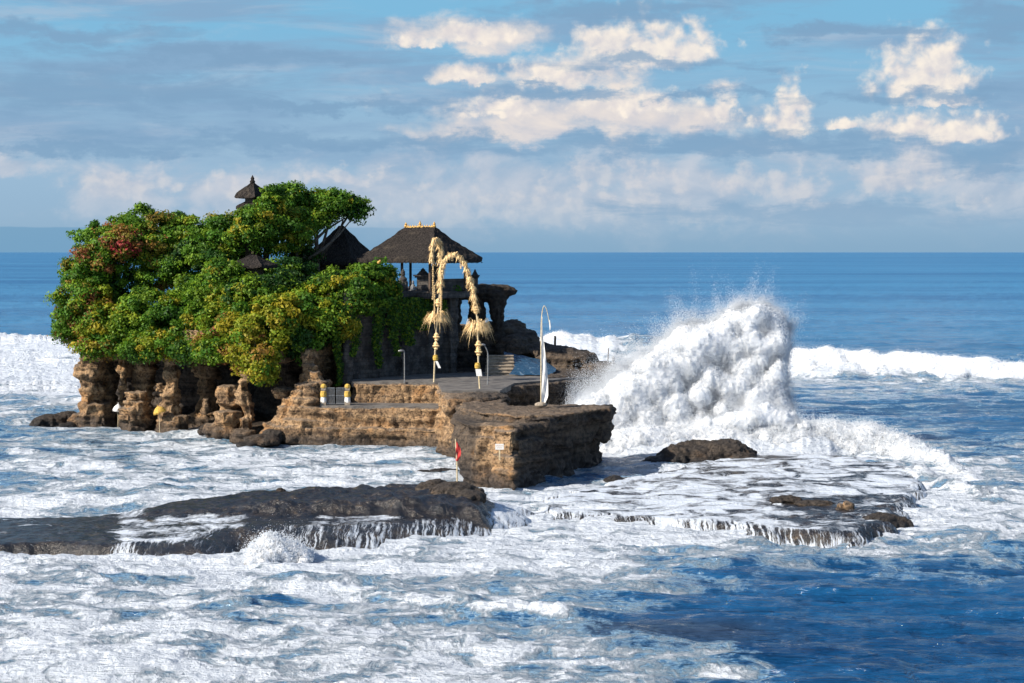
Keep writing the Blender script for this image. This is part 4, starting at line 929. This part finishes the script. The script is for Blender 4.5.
# ------------------------------------------------------------------ bamboo festival poles
def straw_tuft(mb, c, n, l, droop=.6, up=.3, w_=.03):
    for _ in range(n):
        q = random.uniform(0, 2 * math.pi); e = Vector((math.cos(q), math.sin(q), 0)); l_ = l * random.uniform(.6, 1.1); s_ = Vector((-e.y, e.x, 0)) * w_
        p0 = Vector(c) + Vector((0, 0, random.uniform(-.12, .12))); p1 = p0 + e * l_ * .55 + Vector((0, 0, up * l_ * random.uniform(.4, 1.2))); p2 = p0 + e * l_ + Vector((0, 0, -droop * l_ * random.uniform(.2, 1)))
        mb.add([p0 - s_, p0 + s_, p1 + s_, p1 - s_, p2], [(0, 1, 2, 3), (3, 2, 4)])
def smooth_path(pts, n=50):
    P_ = [Vector(p) for p in pts]; r_ = []
    for k in range(n + 1):
        t_ = k / n * (len(P_) - 1); i_ = min(int(t_), len(P_) - 2); f_ = t_ - i_
        a, b, c, d_ = P_[max(i_ - 1, 0)], P_[i_], P_[i_ + 1], P_[min(i_ + 2, len(P_) - 1)]
        r_.append(.5 * ((2 * b) + (c - a) * f_ + (2 * a - 5 * b + 4 * c - d_) * f_ ** 2 + (3 * b - a - 3 * c + d_) * f_ ** 3))
    return r_
def penjor(pole, wrap, skirt, diamonds, pot, ribbon, hang, label):
    base = Vector(pole[0]); root = empty('bamboo_pole', base, label, 'festival pole', 'tall curved bamboo festival poles')
    L_ = [p - base for p in smooth_path(pole, 60)]
    MB().tube(L_, [.075 * (1 - .7 * k / 60) for k in range(61)], 7).build('pole', M_bamboo, root)
    g = MB(); n0, n1 = wrap
    for k in range(n0, n1):
        p = L_[min(k, 60)]; r_ = (.17 if k % 3 else .27) * (1.25 - .45 * (k - n0) / max(1, n1 - n0)); g.tube([p - Vector((0, 0, .07)), p, p + Vector((0, 0, .12))], [r_ * .3, r_ * .62, r_ * .3], 6)
        straw_tuft(g, p, 22, r_ * 1.5, .7, .5, .035)
        if k > n0: 
            pm = (L_[k] + L_[k - 1]) / 2; straw_tuft(g, pm, 16, r_ * 1.2, .7, .5, .035)
    g.build('palm_garland', M_straw, root)
    s_ = MB(); 
    for c in [skirt]: straw_tuft(s_, Vector(c) - base, 420, 1.15, .45, .22, .034); straw_tuft(s_, Vector(c) - base, 80, 1.45, 1.0, .4, .022); s_.blob(Vector(c) - base, (.2, .2, .22))
    s_.build('tassel_skirt', M_straw, root)
    for c in diamonds:
        c = Vector(c) - base; m = MB()
        m.lathe(c - Vector((0, 0, .34)), [(.03, 0), (.17, .12), (.12, .2), (.30, .36), (.15, .46), (.2, .54), (.05, .7)], 8); straw_tuft(m, c, 30, .36, .4, .3, .02)
        m.build('woven_ornament', M_straw, root)
    c = Vector(pot) - base; MB().lathe(c - Vector((0, 0, .25)), [(.1, 0), (.2, .1), (.22, .3), (.17, .4), (.2, .46), (.08, .5)], 10).build('yellow_basket', M_yellow, root)
    a, b, ww = ribbon; a = Vector(a) - base; b = Vector(b) - base; MB().add([a + Vector((-ww * .5, -.12, 0)), a + Vector((ww * .5, -.12, 0)), b + Vector((ww * .6, -.16, 0)), b + Vector((-ww * .4, -.14, 0)),
        a + Vector((-ww * .5, -.08, 0)), a + Vector((ww * .5, -.08, 0)), b + Vector((ww * .6, -.10, 0)), b + Vector((-ww * .4, -.09, 0))], [(0, 1, 2, 3), (7, 6, 5, 4), (0, 4, 5, 1), (1, 5, 6, 2), (2, 6, 7, 3), (3, 7, 4, 0)]).build('white_ribbon', M_white, root)
    for p0, l in hang:
        m = MB(); p0 = Vector(p0) - base
        for k in range(int(l / .14)): q = p0 - Vector((random.uniform(-.02, .02), 0, k * .14)); m.tube([q, q - Vector((0, 0, .10))], [.07 + .03 * (k % 3), .03], 5); straw_tuft(m, q, 3, .14, .8, .1, .02)
        m.build('hanging_garland', M_straw, root)
D1, D2 = 150, 143
penjor([W(434, 383, D1), W(435, 355, D1), W(437, 320, D1), W(440, 290, D1), (X(441, D1), D1 - .3, Z(262, D1)), (X(440, D1), D1 - .8, Z(246, D1)), (X(436.5, D1), D1 - 1.6, Z(240.5, D1)), (X(433.5, D1), D1 - 2.3, Z(247, D1)), (X(433, D1), D1 - 2.7, Z(262, D1))],
       (22, 61), W(437, 318, D1), [W(436.5, 337, D1), W(436, 346, D1), W(438, 303, D1)], W(435.5, 358, D1), (W(436.5, 361, D1 - .1), W(439.5, 368, D1 - .1), .2),
       [(W(433, 262, 147.3), 3.0), (W(434.5, 285, 149), 3.2), (W(441, 262, 149.5), 4.6)], 'tall bamboo festival pole at the left, its narrow woven tip looped toward the sea stair')
penjor([W(480, 391, D2), W(478.5, 365, D2), W(478, 340, D2), W(477, 318, D2), W(474, 298, D2), W(470, 280, D2), W(464, 264, D2), W(455, 255, D2), W(447, 259, D2), W(443, 268, D2), W(441, 284, D2)],
       (20, 61), W(478, 327, D2), [W(478.5, 345, D2), W(478.5, 352, D2), W(476, 310, D2)], W(477.5, 366, D2), (W(478.2, 369, D2 - .1), W(478.8, 376, D2 - .1), .42),
       [(W(441, 284, D2), 3.0), (W(452, 256, D2), .5), (W(461, 262, D2), .6), (W(467, 278, D2), .9)], 'bamboo festival pole at the right bending left in a wide woven arch')

# ------------------------------------------------------------------ flags, lamps, gate, sign, parasols
base = W(541, 405.5, 131); t = empty('white_banner', base, 'tall white banner on a curved pole standing on the rock platform', 'flag')
pl = [p - base for p in smooth_path([base, W(541, 370, 131), W(541, 335, 131), W(541.8, 315, 131), W(544, 306, 131), W(547, 311, 131), W(550, 327, 131)], 40)]
MB().tube(pl, [.045 * (1 - .6 * k / 40) for k in range(41)], 6).build('pole', M_bamboo, t)
m = MB(); cols = 4; rows = 46; vs = []
for k in range(rows + 1):
    y_ = 316 + (402 - 316) * k / rows; wd = .08 + .38 * sm(320, 385, np.array(y_)) * (1 - .5 * sm(394, 403, np.array(y_)))
    for j in range(cols + 1): vs.append(W(541.4, y_, 131) - base + Vector((wd * j / cols, .07 * math.sin(j * 1.7 + k * .25), -.02 * j)))
fs = [(k * (cols + 1) + j, k * (cols + 1) + j + 1, (k + 1) * (cols + 1) + j + 1, (k + 1) * (cols + 1) + j) for k in range(rows) for j in range(cols)]
m.add(vs, fs); m.build('cloth', M_white, t, True)
m = MB(); m.tube([W(549.6, 320, 131) - base, W(550.3, 327, 131) - base, W(550, 330, 131) - base], [.03, .06, .02], 6); m.build('tassel', M_white, t)
MB().blob((0, 0, .05), (.45, .4, .2)).build('stone_foot', M_steps, t)
base = W(457.3, 490, 106); t = empty('red_flag', base, 'red warning flag on a thin rusty pole at the reef end', 'flag')
MB().tube([(0, 0, -.4), (-.02, 0, 1.5), (-.10, 0, 2.85)], [.05, .042, .035], 6).build('pole', M_bamboo, t)
m = MB(); vs = []
for k in range(13):
    zz = 2.78 - 1.12 * k / 12
    for j in range(4): vs.append((-.09 + j * .10 * (.25 + .75 * math.sin(math.pi * k / 12.5)), -.03 + .05 * math.sin(j * 2 + k * .7), zz - .03 * j))
m.add(vs, [(k * 4 + j, k * 4 + j + 1, (k + 1) * 4 + j + 1, (k + 1) * 4 + j) for k in range(12) for j in range(3)]); m.build('cloth', M_red, t, True)
def lamp(pts, head, label):
    base = Vector(pts[0]); t = empty('lamp_post', base, label, 'lamp post')
    P_ = [p - base for p in smooth_path(pts, 20)]; MB().tube(P_, [.055 - .02 * k / 20 for k in range(21)], 7).build('post', M_metal, t)
    h = Vector(head) - base; MB().lathe(h, [(.05, .12), (.17, .05), (.19, 0), (.12, -.05)], 9, 1.3, .8).build('lamp_head', M_metal, t)
lamp([W(404.5, 383, 150), W(404.5, 365, 150), W(404.2, 352, 150), W(402.5, 350, 150)], W(401, 351, 150), 'thin grey lamp post with a short arm on the upper path left of the poles')
lamp([W(487.5, 385, 146), W(488, 362, 146), W(487.5, 352, 146), W(484.5, 345.5, 146), W(483, 344, 146)], W(482.5, 345, 146), 'taller grey lamp post with a bowed neck beside the pale steps')
def gate_post(px_, label):
    base = W(px_, 406.5, 147.3); t = empty('gate_post', base, label, 'gate post', 'cloth wrapped posts of the metal gate')
    MB().box((0, 0, .2), (.42, .42, .4)).box((0, 0, .85), (.30, .30, .9)).box((0, 0, 1.42), (.36, .36, .25)).build('pillar', M_steps, t)
    MB().lathe((0, 0, .32), [(.24, 0), (.22, .3), (.19, .5)], 10).build('white_skirt', M_white, t)
    MB().lathe((0, 0, .75), [(.24, 0), (.26, .12), (.23, .42), (.2, .46)], 10).build('yellow_wrap', M_yellow, t)
    MB().lathe((0, 0, 1.42), [(.2, 0), (.25, .08), (.2, .26), (.08, .34)], 9).build('yellow_cap', M_yellow, t)
gate_post(323.5, 'left gate post wrapped in yellow and white cloth beside the pale cliff')
gate_post(347.5, 'right gate post wrapped in yellow and white cloth where the parapet starts')
base = W(335.5, 406, 147.3); t = empty('metal_gate', base, 'low grey metal gate of upright bars between the two wrapped posts', 'gate')
for sx in (-1, 1):
    m = MB()
    for k in range(8): m.box((sx * (.08 + k * .085), 0, .78), (.035, .03, 1.35 - .012 * abs(k - 4)))
    for zz in (.2, .8, 1.4): m.box((sx * .38, -.035, zz), (.68, .03, .05))
    m.build('gate_leaf', M_metal, t)
base = W(499.5, 456.5, 120.2); t = empty('sign', base, 'small white sign with faded orange lettering on the platform ledge', 'sign')
MB().box((0, .03, .22), (.09, .06, .9)).build('post', M_bamboo, t); MB().box((0, -.02, .62), (.54, .035, .36)).build('board', M_sign, t)
m = MB()
for r_ in range(2):
    m = MB()
    for k in range(7 if r_ == 0 else 5):
        x_ = -.21 + k * .07 + (.07 if r_ else 0); m.box((x_, -.0425, .69 - r_ * .13), (.012, .006, .075)); m.box((x_ + .02, -.0425, .69 - r_ * .13 + (.03 if k % 2 else -.03)), (.028, .006, .014))
    m.build('lettering', M_letter, t)
def parasol(px_, py_, D, r_, mat, label, tilt):
    base = W(px_, py_, D) - Vector((0, 0, 1.5)); t = empty('parasol', base, label, 'parasol')
    MB().tube([(0, 0, -.6), (0, 0, 1.75)], [.03, .025], 6).build('pole', M_bamboo, t)
    m = MB(); m.lathe((0, 0, 0), [(r_, 0), (r_ * .98, .05), (r_ * .75, .22), (r_ * .4, .37), (.04, .46), (.02, .6)], 12); o = m.build('canopy', mat, t, False); o.location = (0, 0, 1.3); o.rotation_euler = (R(8), tilt, 0)
    f = MB()
    for k in range(24): q = k / 24 * 2 * math.pi; f.box((r_ * .97 * math.cos(q), r_ * .97 * math.sin(q), -.05), (.07, .07, .12), q)
    f.build('fringe', mat, o)
parasol(159.5, 409, 156.8, .52, M_yellow, 'yellow ceremonial parasol tilted beside the pale middle pillar of the cave', R(-18))
parasol(118, 407, 160.2, .42, M_white, 'small white ceremonial parasol in the left cave mouth', R(4))

# ------------------------------------------------------------------ broken water
def tetra(P_, sz):
    n = len(P_); b = np.array([[1, 1, 1], [1, -1, -1], [-1, 1, -1], [-1, -1, 1]], float) * .6
    q = rng.normal(size=(n, 4)); q /= np.linalg.norm(q, axis=1)[:, None]; w_, x_, y_, z_ = q.T
    Rm = np.stack([1 - 2 * (y_ * y_ + z_ * z_), 2 * (x_ * y_ - z_ * w_), 2 * (x_ * z_ + y_ * w_), 2 * (x_ * y_ + z_ * w_), 1 - 2 * (x_ * x_ + z_ * z_), 2 * (y_ * z_ - x_ * w_),
                   2 * (x_ * z_ - y_ * w_), 2 * (y_ * z_ + x_ * w_), 1 - 2 * (x_ * x_ + y_ * y_)], 1).reshape(n, 3, 3)
    v = np.einsum('nij,kj->nki', Rm, b) * sz[:, None, None] + P_[:, None]
    f = np.array([[0, 1, 2], [0, 3, 1], [0, 2, 3], [1, 3, 2]])[None] + (np.arange(n) * 4)[:, None, None]
    return v.reshape(-1, 3), f.reshape(-1, 3)
def broken_water(name, blobs, n, reach, size, lift, extra=None, voxel=.17, seed=0.0, amp=.3):
    b = MB()
    for c, r_ in blobs: b.blob(c, (r_, r_, r_ * .95), 9, 6)
    me = remesh(b, voxel); k = len(me.vertices); co = np.empty(k * 3, np.float32); me.vertices.foreach_get('co', co); co = co.reshape(-1, 3).astype(float)
    ed = np.empty(len(me.edges) * 2, np.int32); me.edges.foreach_get('vertices', ed); ed = ed.reshape(-1, 2); deg = np.bincount(ed.ravel(), minlength=k)[:, None].clip(1)
    for _ in range(60):                         # soften the seams between the lobes
        acc = np.zeros_like(co)
        for c in range(3): acc[:, c] = np.bincount(ed[:, 0], co[ed[:, 1], c], k) + np.bincount(ed[:, 1], co[ed[:, 0], c], k)
        co = co * .4 + .6 * acc / deg
    me.vertices.foreach_set('co', co.astype(np.float32).ravel()); me.update()
    nr = np.empty(k * 3, np.float32); me.vertex_normals.foreach_get('vector', nr); nr = nr.reshape(-1, 3).astype(float)
    x_, y_, z_ = co.T; bl_ = np.abs(fbm(x_ / .55 + seed, y_ / .55, z_ / .9, 4, gain=.6)); co = co + nr * (amp * .75 * (1.3 * bl_ - .2) + .25 + .35 * amp * fbm(x_ / 1.8, y_ / 1.8, z_ / 2.2, 3) + .07 * fbm(x_ * 3.6, y_ * 3.6, z_ * 2.2, 3))[:, None]
    me.calc_loop_triangles(); T_ = np.empty(len(me.loop_triangles) * 3, np.int32); me.loop_triangles.foreach_get('vertices', T_); T_ = T_.reshape(-1, 3)
    i = rng.integers(0, k, n); wgt = rng.exponential(1, n) ** 1.3
    clump = sm(-.35, .45, fbm(co[i, 0] / .55 + 5, co[i, 1] / .55, co[i, 2] / .8, 4))
    dist = reach * wgt * (.2 + 1.3 * clump)
    P_ = co[i] + nr[i] * dist[:, None] + rng.normal(size=(n, 3)) * .05; P_[:, 2] += lift * dist * .6
    sz = rng.uniform(size[0], size[1], n) * np.exp(-dist / (reach * 4 + .01)).clip(.3, 1)
    if extra is not None: P_ = np.concatenate([P_, extra[0]]); sz = np.concatenate([sz, extra[1]])
    keep = P_[:, 2] > -.1; P_ = P_[keep]; sz = sz[keep]
    v, f = tetra(P_, sz); V_ = np.concatenate([co, v]); F_ = np.concatenate([T_, f + k]); bpy.data.meshes.remove(me)
    sm_ = np.zeros(len(F_), bool); sm_[:len(T_)] = True
    m2 = np_mesh(name, V_, F_, M_core, 3); m2.materials.append(M_spray); m2.polygons.foreach_set('material_index', (~sm_).astype(np.int32)); m2.polygons.foreach_set('use_smooth', sm_); return link(name, m2)
# great splash against the terrace
ox = [560, 575, 600, 611, 639, 669, 682, 697, 712, 722, 738, 763, 776, 788, 790, 793, 800, 830, 880]
oy = [425, 398, 392, 379, 361, 338, 324, 322, 326, 318, 303, 303, 314, 328, 345, 400, 417, 426, 440]
bl_ = []
Dc = 146.0
for _ in range(2000):
    a = random.uniform(572, 792); yt = np.interp(a, ox, oy); yb_ = 462; r_ = random.uniform(.3, .8); k = F / Dc
    top = yt + r_ * k * 1.02; 
    if top > yb_: continue
    yy_ = top + (yb_ - top) * random.random() ** 1.25
    a2 = min(max(a, 575 + r_ * k), np.interp(yy_, [300, 325, 350, 390, 430], [770, 786, 784, 778, 790]) - r_ * k)
    dep = (.8 + 1.5 * sm(300, 460, np.array(yy_))) * max(-1.6, min(1.6, random.gauss(0, 1)))
    bl_.append((tuple(W(a2, yy_, Dc) + Vector((0, dep, 0))), r_))
for _ in range(170):   # lower roll in front, right hand side
    a = random.uniform(690, 892); yt = np.interp(a, [690, 740, 770, 790, 830, 860, 892], [425, 405, 400, 408, 427, 432, 440]); r_ = random.uniform(.3, .8)
    yy_ = random.uniform(yt + r_ * 13, 462); bl_.append((tuple(W(a, yy_, 141.5) + Vector((0, random.gauss(0, .7), 0))), r_))
# jets thrown out from the crest
EP, ES = [], []
for _ in range(260):
    a = random.uniform(585, 790); yt = np.interp(a, ox, oy); c0 = np.array(W(a, yt + 6, Dc)); dirv = c0 - np.array(W(700, 470, Dc)); dirv /= np.linalg.norm(dirv); dirv = dirv + rng.normal(size=3) * .3; L0 = random.uniform(.4, 1.5) + (1.2 if random.random() < .25 else 0)
    m_ = 420; s_ = rng.random(m_) ** 1.5; EP.append(c0 + dirv * (s_ * L0)[:, None] + rng.normal(size=(m_, 3)) * (.09 + .22 * s_)[:, None]); ES.append(rng.uniform(.012, .034, m_) * (1 - .4 * s_))
for _ in range(90):
    yy0 = random.uniform(318, 415); c0 = np.array(W(np.interp(yy0, [318, 330, 387, 415], [772, 784, 783, 790]), yy0, Dc)); dirv = np.array([random.uniform(.3, 1), 0, random.uniform(-.3, .9)]); L0 = random.uniform(.4, 1.4)
    m_ = 300; s_ = rng.random(m_) ** 1.5; EP.append(c0 + dirv * (s_ * L0)[:, None] + rng.normal(size=(m_, 3)) * (.10 + .2 * s_)[:, None]); ES.append(rng.uniform(.012, .034, m_) * (1 - .4 * s_))
m_ = 26000; a = rng.uniform(565, 640, m_); yy_ = np.interp(a, ox, oy) + rng.normal(size=m_) * 14; D_ = 150 + rng.normal(size=m_) * 2
EP.append(np.stack([(a - 512) / F * D_, D_, H - (yy_ - HY) / F * D_], 1)); ES.append(rng.uniform(.010, .03, m_))
o = broken_water('wave_splash', bl_, 640000, .30, (.014, .044), .5, (np.concatenate(EP), np.concatenate(ES)), .14, 1.0, .42)
tag(o, 'huge white burst of spray where the swell hits the terrace', 'splash', None, 'stuff')
# foaming crests
def crest(pts, n, r0, label, name='wave_crest', drops=60000, D_j=.9, reach=.15, voxel=.18):
    bl_ = []; pts = sorted(pts)
    for _ in range(n):
        a = random.uniform(pts[0][0], pts[-1][0]); D = np.interp(a, [p[0] for p in pts], [p[1] for p in pts]); hh = np.interp(a, [p[0] for p in pts], [p[2] for p in pts])
        hh *= 1 + .38 * float(perlin(np.array(a / 17.0), np.array(.5), np.array(.5)))
        r_ = min(random.uniform(.3, 1) * r0, hh * .45 + .12); s_ = random.random(); zc = (hh - r_) * (s_ ** .75)
        bl_.append(((X(a, D), D - 1.9 * (1 - s_) + random.gauss(0, D_j * .5), zc), r_))
    o = broken_water(name, bl_, drops, reach, (.02, .055), .4, None, voxel, float(pts[0][0]), .28); tag(o, label, 'wave', None, 'stuff'); return o
crest([(786, 228, 2.5), (795, 228, 4.0), (850, 227, 3.4), (920, 225, 3.0), (1024, 222, 2.25), (1100, 221, 2.1), (1180, 221, 1.2)], 620, 1.15, 'white foaming crest of the breaker on the right')
crest([(440, 264, 3.6), (520, 264, 3.7), (600, 262, 3.8), (622, 262, 3.2), (634, 261, 1.2)], 330, 1.0, 'foaming crest of the breaker seen behind the terrace end', drops=40000)
crest([(768, 141, 2.7), (830, 141, 2.5), (885, 139.5, 2.2), (915, 136, 1.3), (940, 132, .6), (955, 129, .3)], 400, .62, 'white surge curling around the right side of the foamy shelf', drops=60000, voxel=.14)
crest([(596, 141, 1.5), (640, 141, 2.2), (700, 141, 2.0), (770, 141, 2.4)], 200, .6, 'low white surge at the foot of the splash', drops=30000, voxel=.14)
crest([(252, 93.6, .35), (265, 93.6, 1.0), (278, 93.6, 1.15), (292, 93.8, .8), (312, 94, .3)], 60, .35, 'small white lump of surf breaking against the front of the left reef', drops=9000, voxel=.08)
